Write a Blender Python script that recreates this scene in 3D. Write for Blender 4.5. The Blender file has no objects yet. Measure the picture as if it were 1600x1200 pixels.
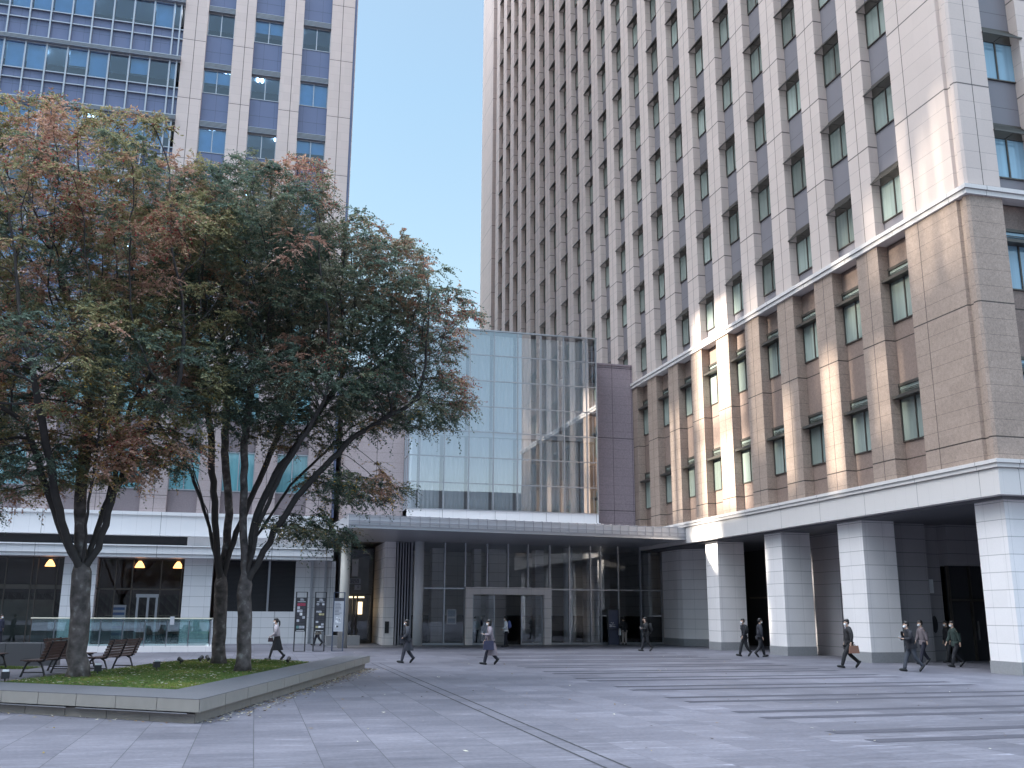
import bpy, bmesh, math, random
import numpy as np
from mathutils import Vector, Matrix
R_ = math.radians
random.seed(7); np.random.seed(7)
SC = bpy.context.scene
COL = SC.collection

# ------------------------------------------------------------------ camera
CAM_H = 2.0
cam = bpy.data.cameras.new('camera'); camo = bpy.data.objects.new('camera', cam); COL.objects.link(camo)
F_ = Vector((0.24369466, 0.94229732, 0.22954015)); RT = Vector((0.96785847, -0.25145145, 0.00470546)); UP = Vector((-0.06215214, -0.22101568, 0.97328782))
camo.matrix_world = Matrix(((RT.x, UP.x, -F_.x, 0), (RT.y, UP.y, -F_.y, 0), (RT.z, UP.z, -F_.z, CAM_H), (0, 0, 0, 1)))
cam.sensor_width = 36; cam.lens = 33.97; cam.clip_end = 4000; cam.clip_start = 0.1
SC.camera = camo
SC.render.resolution_x = 1024; SC.render.resolution_y = 768

def pix(P):
    v = Vector(P) - Vector((0, 0, CAM_H)); k = 1509.9 / v.dot(F_)
    return 800 + k * v.dot(RT), 600 - k * v.dot(UP)
def seen(P, m=60):
    v = Vector(P) - Vector((0, 0, CAM_H))
    if v.dot(F_) < 1: return False
    x, y = pix(P); return -m < x < 1600 + m and -m < y < 1200 + m

# ------------------------------------------------------------------ light
SUN_EL, SUN_AZ = R_(16), R_(8)          # the sun stands low on the left, a little beyond the buildings' line
S = Vector((-math.cos(SUN_EL) * math.cos(SUN_AZ), math.cos(SUN_EL) * math.sin(SUN_AZ), math.sin(SUN_EL)))
w = bpy.data.worlds.new('World'); SC.world = w; w.use_nodes = True
nt = w.node_tree; bg = nt.nodes['Background']
sky = nt.nodes.new('ShaderNodeTexSky'); sky.sky_type = 'NISHITA'; sky.sun_disc = False
sky.sun_elevation = SUN_EL; sky.sun_rotation = math.atan2(S.x, S.y)
sky.air_density = 1.0; sky.dust_density = 0.0; sky.ozone_density = 1.0
# sky reweighted: roof band held back, overhead and sun's side raised and warmed
tc = nt.nodes.new('ShaderNodeTexCoord'); sx = nt.nodes.new('ShaderNodeSeparateXYZ'); nt.links.new(tc.outputs['Generated'], sx.inputs[0])
def ramp(fac, stops, k):
    r = nt.nodes.new('ShaderNodeValToRGB'); nt.links.new(fac, r.inputs[0]); el = r.color_ramp.elements
    for i, (p, c) in enumerate(stops):
        e = el[i] if i < 2 else el.new(p); e.position = p; e.color = (c[0] / k, c[1] / k, c[2] / k, 1)
    return r.outputs[0]
def vmul(a, b):
    v = nt.nodes.new('ShaderNodeVectorMath'); v.operation = 'MULTIPLY'; nt.links.new(a, v.inputs[0])
    if isinstance(b, tuple): v.inputs[1].default_value = b
    else: nt.links.new(b, v.inputs[1])
    return v.outputs[0]
rz = ramp(sx.outputs[2], [(0, (.22, .19, .20)), (1, (6.4, 4.7, 3.45)), (.17, (.215, .20, .21)), (.34, (.335, .31, .265)), (.50, (.39, .37, .32)), (.62, (.46, .41, .345)), (.78, (3.2, 2.4, 1.8)), (.9, (5.4, 4.0, 2.95))], 8)
dt = nt.nodes.new('ShaderNodeVectorMath'); dt.operation = 'DOT_PRODUCT'; nt.links.new(tc.outputs['Generated'], dt.inputs[0]); dt.inputs[1].default_value = tuple(S)
rs = ramp(dt.outputs['Value'], [(0, (1, 1, 1)), (1, (2.9, 2.4, 2.0)), (.40, (1, 1, 1)), (.7, (2.1, 1.8, 1.55))], 8)
nt.links.new(vmul(vmul(vmul(sky.outputs[0], rz), rs), (64, 64, 64)), bg.inputs[0]); bg.inputs[1].default_value = 0.15
sun = bpy.data.lights.new('sun', 'SUN'); sun.energy = 2.4; sun.angle = R_(0.5); sun.color = (1.0, 0.93, 0.80)
suno = bpy.data.objects.new('sun', sun); COL.objects.link(suno)
suno.rotation_euler = (-S).to_track_quat('-Z', 'Y').to_euler()
SC.view_settings.view_transform = 'Standard'; SC.view_settings.look = 'None'; SC.view_settings.gamma = 1
SC.view_settings.exposure = 3.05
SC.render.engine = 'CYCLES'
SC.cycles.max_bounces = 8; SC.cycles.transparent_max_bounces = 24; SC.cycles.diffuse_bounces = 4

# ------------------------------------------------------------------ helpers
class MB:
    def __init__(s): s.v = []; s.f = []; s.m = []
    def quad(s, a, b, c, d, m=0):
        n = len(s.v); s.v += [tuple(a), tuple(b), tuple(c), tuple(d)]; s.f.append((n, n + 1, n + 2, n + 3)); s.m.append(m); return s
    def box(s, x0, x1, y0, y1, z0, z1, m=0):
        if x1 < x0: x0, x1 = x1, x0
        if y1 < y0: y0, y1 = y1, y0
        if z1 < z0: z0, z1 = z1, z0
        n = len(s.v)
        s.v += [(x0, y0, z0), (x1, y0, z0), (x1, y1, z0), (x0, y1, z0), (x0, y0, z1), (x1, y0, z1), (x1, y1, z1), (x0, y1, z1)]
        for q in ((3, 2, 1, 0), (4, 5, 6, 7), (0, 1, 5, 4), (1, 2, 6, 5), (2, 3, 7, 6), (3, 0, 4, 7)):
            s.f.append(tuple(n + i for i in q)); s.m.append(m)
        return s
    def bar(s, p, q, w, h=None, m=0, up=(0, 0, 1)):
        h = h or w; p = Vector(p); q = Vector(q); d = (q - p).normalized(); u = Vector(up)
        if abs(d.dot(u)) > .98: u = Vector((0, 1, 0))
        r = d.cross(u).normalized(); u = r.cross(d).normalized(); n = len(s.v)
        for c in (p, q):
            for a, b in ((-1, -1), (1, -1), (1, 1), (-1, 1)): s.v.append(tuple(c + r * a * w / 2 + u * b * h / 2))
        for i in range(4): s.f.append((n + i, n + (i + 1) % 4, n + 4 + (i + 1) % 4, n + 4 + i)); s.m.append(m)
        s.f += [(n + 3, n + 2, n + 1, n), (n + 4, n + 5, n + 6, n + 7)]; s.m += [m, m]
        return s
    def tube(s, pts, rads, k=8, m=0, cap=True):
        pts = [Vector(p) for p in pts]; n0 = len(s.v); prev = None
        for i, p in enumerate(pts):
            d = (pts[min(i + 1, len(pts) - 1)] - pts[max(i - 1, 0)])
            if d.length < 1e-6: d = Vector((0, 0, 1))
            d.normalize()
            if prev is None: r = d.cross(Vector((0, 1, 0.1)));
            else: r = prev - d * prev.dot(d)
            if r.length < 1e-5: r = d.cross(Vector((1, 0, 0)))
            r.normalize(); prev = r; u = d.cross(r); R = rads[i] if hasattr(rads, '__len__') else rads
            if not hasattr(R, '__len__'): R = (R, R)
            for j in range(k):
                a = 2 * math.pi * j / k; s.v.append(tuple(p + r * math.cos(a) * R[0] + u * math.sin(a) * R[1]))
        for i in range(len(pts) - 1):
            for j in range(k):
                a = n0 + i * k + j; b = n0 + i * k + (j + 1) % k
                s.f.append((a, b, b + k, a + k)); s.m.append(m)
        if cap:
            s.f.append(tuple(n0 + j for j in reversed(range(k)))); s.m.append(m)
            e = n0 + (len(pts) - 1) * k; s.f.append(tuple(e + j for j in range(k))); s.m.append(m)
        return s
    def prism(s, poly, z0, z1, m=0):
        n = len(s.v); k = len(poly)
        s.v += [(x, y, z0) for x, y in poly] + [(x, y, z1) for x, y in poly]
        s.f.append(tuple(n + i for i in reversed(range(k)))); s.m.append(m)
        s.f.append(tuple(n + k + i for i in range(k))); s.m.append(m)
        for i in range(k): s.f.append((n + i, n + (i + 1) % k, n + k + (i + 1) % k, n + k + i)); s.m.append(m)
        return s
    def ell(s, c, r, k=10, h=6, m=0):
        pts = []; rr = []
        for i in range(h + 1):
            t = -math.pi / 2 + math.pi * i / h
            pts.append((c[0], c[1], c[2] + r[2] * math.sin(t))); q = max(math.cos(t), .02); rr.append((r[0] * q, r[1] * q))
        n0 = len(s.v)
        for p, q in zip(pts, rr):
            for j in range(k):
                a = 2 * math.pi * j / k; s.v.append((p[0] + q[0] * math.cos(a), p[1] + q[1] * math.sin(a), p[2]))
        for i in range(h):
            for j in range(k):
                a = n0 + i * k + j; b = n0 + i * k + (j + 1) % k; s.f.append((a, b, b + k, a + k)); s.m.append(m)
        return s
    def xf(s, M, i0=0):
        for i in range(i0, len(s.v)): s.v[i] = tuple(M @ Vector(s.v[i]))
        return s
    def mesh(s, name, mats, smooth=False):
        me = bpy.data.meshes.new(name); me.from_pydata(s.v, [], s.f)
        for mm in (mats if isinstance(mats, (list, tuple)) else [mats]): me.materials.append(mm)
        me.polygons.foreach_set('material_index', s.m)
        if smooth: me.polygons.foreach_set('use_smooth', [True] * len(s.f))
        me.update(); return me
    def build(s, name, mats, parent=None, smooth=False, **kw):
        return link(name, s.mesh(name, mats, smooth), parent, **kw)
def link(name, me, parent=None, label=None, cat=None, group=None, kind=None, loc=None, rot=None):
    o = bpy.data.objects.new(name, me); COL.objects.link(o)
    if parent is not None: o.parent = parent
    if loc is not None: o.location = loc
    if rot is not None: o.rotation_euler = rot
    tag(o, label, cat, group, kind); return o
def tag(o, label=None, cat=None, group=None, kind=None):
    if label: o['label'] = label
    if cat: o['category'] = cat
    if group: o['group'] = group
    if kind: o['kind'] = kind
    return o
def thing(name, label, cat, loc=(0, 0, 0), rot=0, group=None):
    o = bpy.data.objects.new(name, None); COL.objects.link(o); o.location = loc; o.rotation_euler = (0, 0, rot); o.empty_display_size = .2
    return tag(o, label, cat, group)
def copy_tree(o, parent=None):
    c = o.copy(); COL.objects.link(c); c.parent = parent
    for ch in list(o.children): copy_tree(ch, c)
    return c

# ------------------------------------------------------------------ materials
def newmat(name):
    m = bpy.data.materials.new(name); m.use_nodes = True; return m, m.node_tree, m.node_tree.nodes['Principled BSDF']
def N(nt, t, **kw):
    n = nt.nodes.new(t)
    for k, v in kw.items(): setattr(n, k, v)
    return n
def math_(nt, op, a, b=None, c=None):
    n = nt.nodes.new('ShaderNodeMath'); n.operation = op
    for i, v in enumerate((a, b, c)):
        if v is None: continue
        if isinstance(v, (int, float)): n.inputs[i].default_value = v
        else: nt.links.new(v, n.inputs[i])
    return n.outputs[0]
def mixc(nt, f, a, b, mode='MIX'):
    n = nt.nodes.new('ShaderNodeMix'); n.data_type = 'RGBA'; n.blend_type = mode
    for s, v in ((n.inputs[0], f), (n.inputs[6], a), (n.inputs[7], b)):
        if isinstance(v, (int, float)): s.default_value = v
        elif isinstance(v, tuple): s.default_value = (v[0], v[1], v[2], 1)
        else: nt.links.new(v, s)
    return n.outputs[2]
def pos(nt):
    g = nt.nodes.new('ShaderNodeNewGeometry'); return g
def simple(name, col, rough=.6, metal=0, spec=.5, var=0.0, scale=3.0, bump=0.0, bscale=40, emit=None, est=0):
    m, nt, b = newmat(name)
    b.inputs['Roughness'].default_value = rough; b.inputs['Metallic'].default_value = metal; b.inputs['Specular IOR Level'].default_value = spec
    b.inputs['Base Color'].default_value = (*col, 1)
    if var:
        g = pos(nt); n = N(nt, 'ShaderNodeTexNoise'); n.inputs['Scale'].default_value = scale; n.inputs['Detail'].default_value = 4
        nt.links.new(g.outputs['Position'], n.inputs['Vector'])
        f = math_(nt, 'MULTIPLY_ADD', n.outputs[0], 2 * var, 1 - var)
        nt.links.new(mixc(nt, 1.0, (*col,), mixrgb(nt, f), 'MULTIPLY'), b.inputs['Base Color'])
    if bump:
        g = pos(nt); n = N(nt, 'ShaderNodeTexNoise'); n.inputs['Scale'].default_value = bscale
        nt.links.new(g.outputs['Position'], n.inputs['Vector'])
        bm = N(nt, 'ShaderNodeBump'); bm.inputs['Strength'].default_value = bump; bm.inputs['Distance'].default_value = .02
        nt.links.new(n.outputs[0], bm.inputs['Height']); nt.links.new(bm.outputs[0], b.inputs['Normal'])
    if emit:
        b.inputs['Emission Color'].default_value = (*emit, 1); b.inputs['Emission Strength'].default_value = est
    return m
def mixrgb(nt, v):
    c = nt.nodes.new('ShaderNodeCombineColor')
    for i in range(3): nt.links.new(v, c.inputs[i])
    return c.outputs[0]
def gmask(nt, c, off, pitch, wd):
    t = math_(nt, 'FRACT', math_(nt, 'DIVIDE', math_(nt, 'SUBTRACT', c, off - pitch / 2 + 1000 * pitch * 0), pitch))
    a = math_(nt, 'ABSOLUTE', math_(nt, 'SUBTRACT', t, .5))
    # lines sit where c = off + k*pitch  (fract = .5)
    return math_(nt, 'LESS_THAN', a, wd / (2 * pitch))
def stone(name, col, col2=None, speck=0.0, sscale=60, joints=(), rough=.5, tile=None, tilevar=.06, jcol=.35, streak=.05, spec=.35):
    """joints: list of (axis 'u'|'z'|'x'|'y', offset, pitch, width, darkness)"""
    m, nt, b = newmat(name); g = pos(nt)
    sp = N(nt, 'ShaderNodeSeparateXYZ'); nt.links.new(g.outputs['Position'], sp.inputs[0])
    sn = N(nt, 'ShaderNodeSeparateXYZ'); nt.links.new(g.outputs['True Normal'], sn.inputs[0])
    isx = math_(nt, 'GREATER_THAN', math_(nt, 'ABSOLUTE', sn.outputs[0]), .7)
    u = math_(nt, 'ADD', math_(nt, 'MULTIPLY', isx, sp.outputs[1]), math_(nt, 'MULTIPLY', math_(nt, 'SUBTRACT', 1.0, isx), sp.outputs[0]))
    ax = {'u': u, 'z': sp.outputs[2], 'x': sp.outputs[0], 'y': sp.outputs[1]}
    c = (*col,)
    n = N(nt, 'ShaderNodeTexNoise'); n.inputs['Scale'].default_value = .5; n.inputs['Detail'].default_value = 5; n.inputs['Roughness'].default_value = .65
    nt.links.new(g.outputs['Position'], n.inputs['Vector'])
    f = math_(nt, 'MULTIPLY_ADD', n.outputs[0], 2 * streak, 1 - streak)
    cc = mixc(nt, 1.0, c, mixrgb(nt, f), 'MULTIPLY')
    if speck:
        for sc_, k in ((sscale, 1.0), (sscale * .33, .6)):
            v = N(nt, 'ShaderNodeTexNoise'); v.inputs['Scale'].default_value = sc_; v.inputs['Detail'].default_value = 2
            nt.links.new(g.outputs['Position'], v.inputs['Vector'])
            r = math_(nt, 'MULTIPLY', math_(nt, 'SUBTRACT', v.outputs[0], .5), 4.0 * k); 
            q = math_(nt, 'ADD', math_(nt, 'MULTIPLY', r, speck), 1.0)
            cc = mixc(nt, 1.0, cc, mixrgb(nt, q), 'MULTIPLY')
    if tile:
        (uo, upit), (zo, zpit) = tile
        a = math_(nt, 'FLOOR', math_(nt, 'DIVIDE', math_(nt, 'SUBTRACT', u, uo), upit)); d = math_(nt, 'FLOOR', math_(nt, 'DIVIDE', math_(nt, 'SUBTRACT', sp.outputs[2], zo), zpit))
        cb = N(nt, 'ShaderNodeCombineXYZ'); nt.links.new(a, cb.inputs[0]); nt.links.new(d, cb.inputs[1]); nt.links.new(isx, cb.inputs[2])
        wn = N(nt, 'ShaderNodeTexWhiteNoise'); nt.links.new(cb.outputs[0], wn.inputs['Vector'])
        cc = mixc(nt, 1.0, cc, mixrgb(nt, math_(nt, 'MULTIPLY_ADD', wn.outputs[0], 2 * tilevar, 1 - tilevar)), 'MULTIPLY')
    for a, off, pitch, wd, dk in joints:
        mk = math_(nt, 'MULTIPLY', gmask(nt, ax[a], off, pitch, wd), 1 - dk)
        cc = mixc(nt, mk, cc, (col[0] * .12, col[1] * .12, col[2] * .13))
    nt.links.new(cc, b.inputs['Base Color']); b.inputs['Roughness'].default_value = rough; b.inputs['Specular IOR Level'].default_value = spec
    return m
def glass(name, tint=(.8, .9, .9), refl=.25, rough=.0, wav=.0):
    m = bpy.data.materials.new(name); m.use_nodes = True; nt = m.node_tree; nt.nodes.clear()
    o = N(nt, 'ShaderNodeOutputMaterial'); t = N(nt, 'ShaderNodeBsdfTransparent'); t.inputs[0].default_value = (*tint, 1)
    g = N(nt, 'ShaderNodeBsdfGlossy'); g.inputs['Roughness'].default_value = rough; g.inputs[0].default_value = (.95, .97, 1, 1)
    lw = N(nt, 'ShaderNodeLayerWeight'); lw.inputs[0].default_value = .35
    f = math_(nt, 'MINIMUM', math_(nt, 'ADD', math_(nt, 'MULTIPLY', lw.outputs['Fresnel'], .9), refl), 1.0)
    if wav:
        gg = pos(nt); n = N(nt, 'ShaderNodeTexNoise'); n.inputs['Scale'].default_value = .6; n.inputs['Detail'].default_value = 1
        nt.links.new(gg.outputs['Position'], n.inputs['Vector'])
        bm = N(nt, 'ShaderNodeBump'); bm.inputs['Strength'].default_value = wav; bm.inputs['Distance'].default_value = .05
        nt.links.new(n.outputs[0], bm.inputs['Height']); nt.links.new(bm.outputs[0], g.inputs['Normal'])
    mx = N(nt, 'ShaderNodeMixShader'); nt.links.new(f, mx.inputs[0]); nt.links.new(t.outputs[0], mx.inputs[1]); nt.links.new(g.outputs[0], mx.inputs[2])
    nt.links.new(mx.outputs[0], o.inputs[0]); return m
def darkglass(name, col, rough=.04, spec=.9, var=0.25):
    """window glass with drawn blinds close behind it, one tone per window"""
    m, nt, b = newmat(name)
    oi = N(nt, 'ShaderNodeObjectInfo'); tc = N(nt, 'ShaderNodeTexCoord'); sp = N(nt, 'ShaderNodeSeparateXYZ'); nt.links.new(tc.outputs['Object'], sp.inputs[0])
    wv = N(nt, 'ShaderNodeTexNoise'); wv.noise_dimensions = '2D' if False else '3D'; wv.inputs['Scale'].default_value = 6
    cb = N(nt, 'ShaderNodeCombineXYZ'); nt.links.new(sp.outputs[0], cb.inputs[0]); nt.links.new(sp.outputs[1], cb.inputs[1]); nt.links.new(math_(nt, 'MULTIPLY', oi.outputs['Random'], 50.0), cb.inputs[2])
    nt.links.new(cb.outputs[0], wv.inputs['Vector'])
    f = math_(nt, 'MULTIPLY_ADD', wv.outputs[0], .7, .65)
    f2 = math_(nt, 'MULTIPLY_ADD', oi.outputs['Random'], 2 * var, 1 - var)
    nt.links.new(mixc(nt, 1.0, (*col,), mixrgb(nt, math_(nt, 'MULTIPLY', f, f2)), 'MULTIPLY'), b.inputs['Base Color'])
    b.inputs['Roughness'].default_value = rough; b.inputs['Specular IOR Level'].default_value = spec; b.inputs['IOR'].default_value = 1.6
    return m

M = {}
PJ = ('u', 34.05, 3.4, .035, .2)       # joint down the middle of every pilaster
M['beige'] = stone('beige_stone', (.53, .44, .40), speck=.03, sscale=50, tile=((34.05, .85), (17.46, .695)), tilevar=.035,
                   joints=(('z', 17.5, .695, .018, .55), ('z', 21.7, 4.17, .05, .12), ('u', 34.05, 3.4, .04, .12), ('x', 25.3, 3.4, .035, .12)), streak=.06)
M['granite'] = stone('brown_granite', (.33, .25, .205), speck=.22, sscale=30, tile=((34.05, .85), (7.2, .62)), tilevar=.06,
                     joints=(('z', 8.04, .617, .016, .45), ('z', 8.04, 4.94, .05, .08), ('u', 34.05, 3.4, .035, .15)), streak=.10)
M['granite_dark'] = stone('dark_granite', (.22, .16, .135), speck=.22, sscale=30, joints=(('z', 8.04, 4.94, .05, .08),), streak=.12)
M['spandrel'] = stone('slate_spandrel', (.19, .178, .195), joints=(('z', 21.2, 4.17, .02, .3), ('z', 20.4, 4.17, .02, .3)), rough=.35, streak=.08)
M['white'] = stone('pale_fascia_stone', (.60, .56, .54), speck=.02, joints=(('u', 28.7, 3.4, .025, .3), ('u', 28.7, .68, .008, .8)), streak=.04)
M['column'] = stone('pale_column_stone', (.77, .73, .725), speck=.03, tile=((27.8, .83), (.42, .6)), tilevar=.03,
                    joints=(('z', .42, .6, .022, .40), ('u', 28.5, .83, .010, .6)), streak=.08)
M['arcade'] = stone('arcade_stone_shaded', (.30, .285, .30), speck=.04, joints=(('z', .42, .6, .022, .25), ('u', 28.5, 1.1, .010, .6)), streak=.08, rough=.35)  # column stone darkened: the deep arcade shade is put into its colour
M['plinth'] = stone('grey_plinth_stone', (.27, .27, .28), speck=.12, sscale=50, streak=.08)
M['lwhite'] = stone('pale_panel', (.64, .63, .64), joints=(('x', -7.3, .86, .012, .5), ('x', -5.5, 3.37, .03, .2), ('z', .35, .62, .02, .3)), streak=.04, tile=((-7.3, .86), (.35, .62)), tilevar=.03)
M['lfascia'] = stone('pale_fascia_panel', (.70, .69, .70), joints=(('x', -7.3, .86, .010, .6), ('x', -5.9, 3.37, .03, .2)), streak=.04)
M['lpier'] = stone('rose_white_stone', (.55, .48, .46), speck=.03, sscale=50, tile=((-7.3, .7), (41.6, .64)), tilevar=.03,
                   joints=(('z', 41.6, .64, .013, .72), ('z', 40.85, 4.48, .045, .12), ('x', -6.5, 3.37, .045, .12)), streak=.05)
M['lgranite'] = stone('rose_granite', (.36, .30, .30), speck=.15, sscale=35, joints=(('z', 9.4, .62, .014, .5), ('z', 9.0, 4.48, .04, .1), ('x', -6.5, 3.37, .035, .15)), streak=.08)
M['lspan'] = stone('blue_spandrel', (.13, .16, .27), joints=(('z', 40.35, 4.48, .02, .3), ('x', -6.75, .99, .014, .4)), rough=.25, streak=.06, spec=.6)
M['lgdark'] = stone('mauve_granite', (.20, .165, .175), speck=.15, sscale=35, streak=.1)
M['block'] = stone('mauve_brown_granite', (.30, .24, .26), speck=.18, sscale=32, joints=(('z', 9.1, .62, .014, .5), ('z', 8.65, 4.94, .045, .08), ('x', 23.0, 1.4, .03, .2)), streak=.1)
M['metal'] = simple('dark_metal', (.06, .06, .065), .4, .6)
M['bronze'] = simple('bronze_frame', (.09, .08, .07), .4, .5)
M['alu'] = simple('brushed_aluminium', (.42, .43, .46), .35, .8)
M['paintw'] = simple('white_paint', (.75, .76, .78), .5)
M['greypaint'] = simple('grey_painted_metal', (.30, .30, .33), .45, .3)
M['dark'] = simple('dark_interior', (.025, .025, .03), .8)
M['pane'] = darkglass('blind_glass', (.22, .26, .235), var=.42)
M['paneb'] = darkglass('sky_glass', (.22, .36, .46), rough=.02)
M['glass'] = glass('clear_glass', (.80, .87, .90), .16, wav=.02)
M['boxglass'] = glass('reflective_clear_glass', (.90, .96, 1.0), .28, wav=.01)
M['officeglass'] = glass('blue_office_glass', (.38, .66, .98), .12)
M['lobbyglass'] = glass('lobby_glass', (.90, .94, .97), .06, wav=.02)
M['railglass'] = glass('green_rail_glass', (.74, .87, .87), .14)
M['curtain'] = simple('white_curtain', (.84, .84, .83), .9)
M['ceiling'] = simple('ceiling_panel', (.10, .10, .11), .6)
M['lamp'] = simple('lit_tube', (.9, .9, .9), .5, emit=(.9, .95, 1), est=3)
M['lampwarm'] = simple('warm_lamp_shade', (.8, .4, .15), .5, emit=(1, .42, .14), est=.55)
M['curtainblue'] = simple('pale_blue_blind', (.80, .90, .92), .9, var=.2, scale=1.2)
M['teal'] = darkglass('teal_glass', (.12, .30, .34))

# ------------------------------------------------------------------ ground
def ground_mat():
    m, nt, b = newmat('slate_paving'); g = pos(nt); sp = N(nt, 'ShaderNodeSeparateXYZ'); nt.links.new(g.outputs['Position'], sp.inputs[0])
    px, py = sp.outputs[0], sp.outputs[1]; T = .9
    ix = math_(nt, 'FLOOR', math_(nt, 'DIVIDE', math_(nt, 'SUBTRACT', px, .12), T)); iy = math_(nt, 'FLOOR', math_(nt, 'DIVIDE', py, T))
    cb = N(nt, 'ShaderNodeCombineXYZ'); nt.links.new(ix, cb.inputs[0]); nt.links.new(iy, cb.inputs[1])
    wn = N(nt, 'ShaderNodeTexWhiteNoise'); nt.links.new(cb.outputs[0], wn.inputs['Vector'])
    # streaks drawn out along x, shifted per slab
    sc = N(nt, 'ShaderNodeCombineXYZ')
    nt.links.new(math_(nt, 'MULTIPLY_ADD', px, .9, math_(nt, 'MULTIPLY', wn.outputs[0], 40.0)), sc.inputs[0])
    nt.links.new(math_(nt, 'MULTIPLY', py, 9.0), sc.inputs[1])
    n1 = N(nt, 'ShaderNodeTexNoise'); n1.inputs['Scale'].default_value = 1.0; n1.inputs['Detail'].default_value = 6; n1.inputs['Roughness'].default_value = .62; n1.inputs['Distortion'].default_value = .8
    nt.links.new(sc.outputs[0], n1.inputs['Vector'])
    n2 = N(nt, 'ShaderNodeTexNoise'); n2.inputs['Scale'].default_value = .16; n2.inputs['Detail'].default_value = 5; nt.links.new(g.outputs['Position'], n2.inputs['Vector'])
    n3 = N(nt, 'ShaderNodeTexNoise'); n3.inputs['Scale'].default_value = 14; n3.inputs['Detail'].default_value = 4; nt.links.new(g.outputs['Position'], n3.inputs['Vector'])
    base = mixc(nt, wn.outputs[0], (.112, .110, .130), (.155, .151, .174))
    cr = N(nt, 'ShaderNodeValToRGB'); cr.color_ramp.elements[0].position = .30; cr.color_ramp.elements[0].color = (.58, .58, .60, 1); cr.color_ramp.elements[1].position = .62; cr.color_ramp.elements[1].color = (1.08, 1.08, 1.08, 1)
    e = cr.color_ramp.elements.new(.70); e.color = (1.9, 1.9, 1.9, 1)
    nt.links.new(n1.outputs[0], cr.inputs[0])
    c = mixc(nt, .85, base, cr.outputs[0], 'MULTIPLY')
    c = mixc(nt, 1.0, c, mixrgb(nt, math_(nt, 'MULTIPLY_ADD', n2.outputs[0], 1.1, .45)), 'MULTIPLY')
    c = mixc(nt, 1.0, c, mixrgb(nt, math_(nt, 'MULTIPLY_ADD', n3.outputs[0], .6, .70)), 'MULTIPLY')
    jx = gmask(nt, px, .12, T, .014); jy = gmask(nt, py, 0, T, .010)
    j2 = math_(nt, 'MAXIMUM', jx, math_(nt, 'MULTIPLY', jy, .55))
    near = math_(nt, 'LESS_THAN', px, 4.5)
    c = mixc(nt, math_(nt, 'MULTIPLY', j2, math_(nt, 'MULTIPLY_ADD', near, .45, .40)), c, (.05, .05, .055))
    vo = N(nt, 'ShaderNodeTexVoronoi'); vo.inputs['Scale'].default_value = 1.1; nt.links.new(g.outputs['Position'], vo.inputs['Vector'])
    spot = math_(nt, 'LESS_THAN', vo.outputs['Distance'], .028)
    c = mixc(nt, math_(nt, 'MULTIPLY', spot, .75), c, (.05, .05, .05))
    nt.links.new(c, b.inputs['Base Color']); b.inputs['Specular IOR Level'].default_value = .2
    nt.links.new(math_(nt, 'MULTIPLY_ADD', n1.outputs[0], .3, .45), b.inputs['Roughness'])
    bm = N(nt, 'ShaderNodeBump'); bm.inputs['Strength'].default_value = .35; bm.inputs['Distance'].default_value = .006
    nt.links.new(n1.outputs[0], bm.inputs['Height']); nt.links.new(bm.outputs[0], b.inputs['Normal'])
    return m
M['paving'] = ground_mat()
MB().quad((-900, -900, 0), (900, -900, 0), (900, 900, 0), (-900, 900, 0)).build('ground', M['paving'], kind='structure')
b = MB(); M['band'] = simple('dark_slate_band', (.068, .066, .080), .8, spec=.15, var=.2, scale=5)
for k in range(10):
    yc = 15.08 + 3.515 * k
    for dy in (.58, -.58):
        b.quad((9.75, yc + dy - .2, .004), (20.45, yc + dy - .2, .004), (20.45, yc + dy + .2, .004), (9.75, yc + dy + .2, .004))
b.build('paving_bands', M['band'], kind='structure')
b = MB()
for x in (4.62, 4.93):
    y = 2.0
    while y < 39.2: b.quad((x - .02, y, .004), (x + .02, y, .004), (x + .02, y + .97, .004), (x - .02, y + .97, .004)); y += 1.0
b.build('drain_slots', M['dark'], kind='structure')
# pale threshold paving in front of the entrance
b = MB(); b.quad((4.2, 57.6, .004), (25, 57.6, .004), (25, 60.2, .004), (4.2, 60.2, .004))
b.build('threshold_paving', simple('threshold_stone', (.16, .16, .17), .5, var=.15), kind='structure')

# ------------------------------------------------------------------ right tower
X0, XR = 24.5, 24.95; PITCH = 3.4; Y1 = 31.45
tower = thing('office_tower', 'tall beige stone office tower with brown granite lower storeys above a columned arcade', 'tower', (X0, 27.85, 0))
tower_children = []
def tp(name, mb, mats, par=None, **k):
    me = mb.mesh(name, mats); me.transform(Matrix.Translation((-X0, -27.85, 0))); return link(name, me, par or tower, **k)
FAR = 110.6; TOPZ = 128
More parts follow.
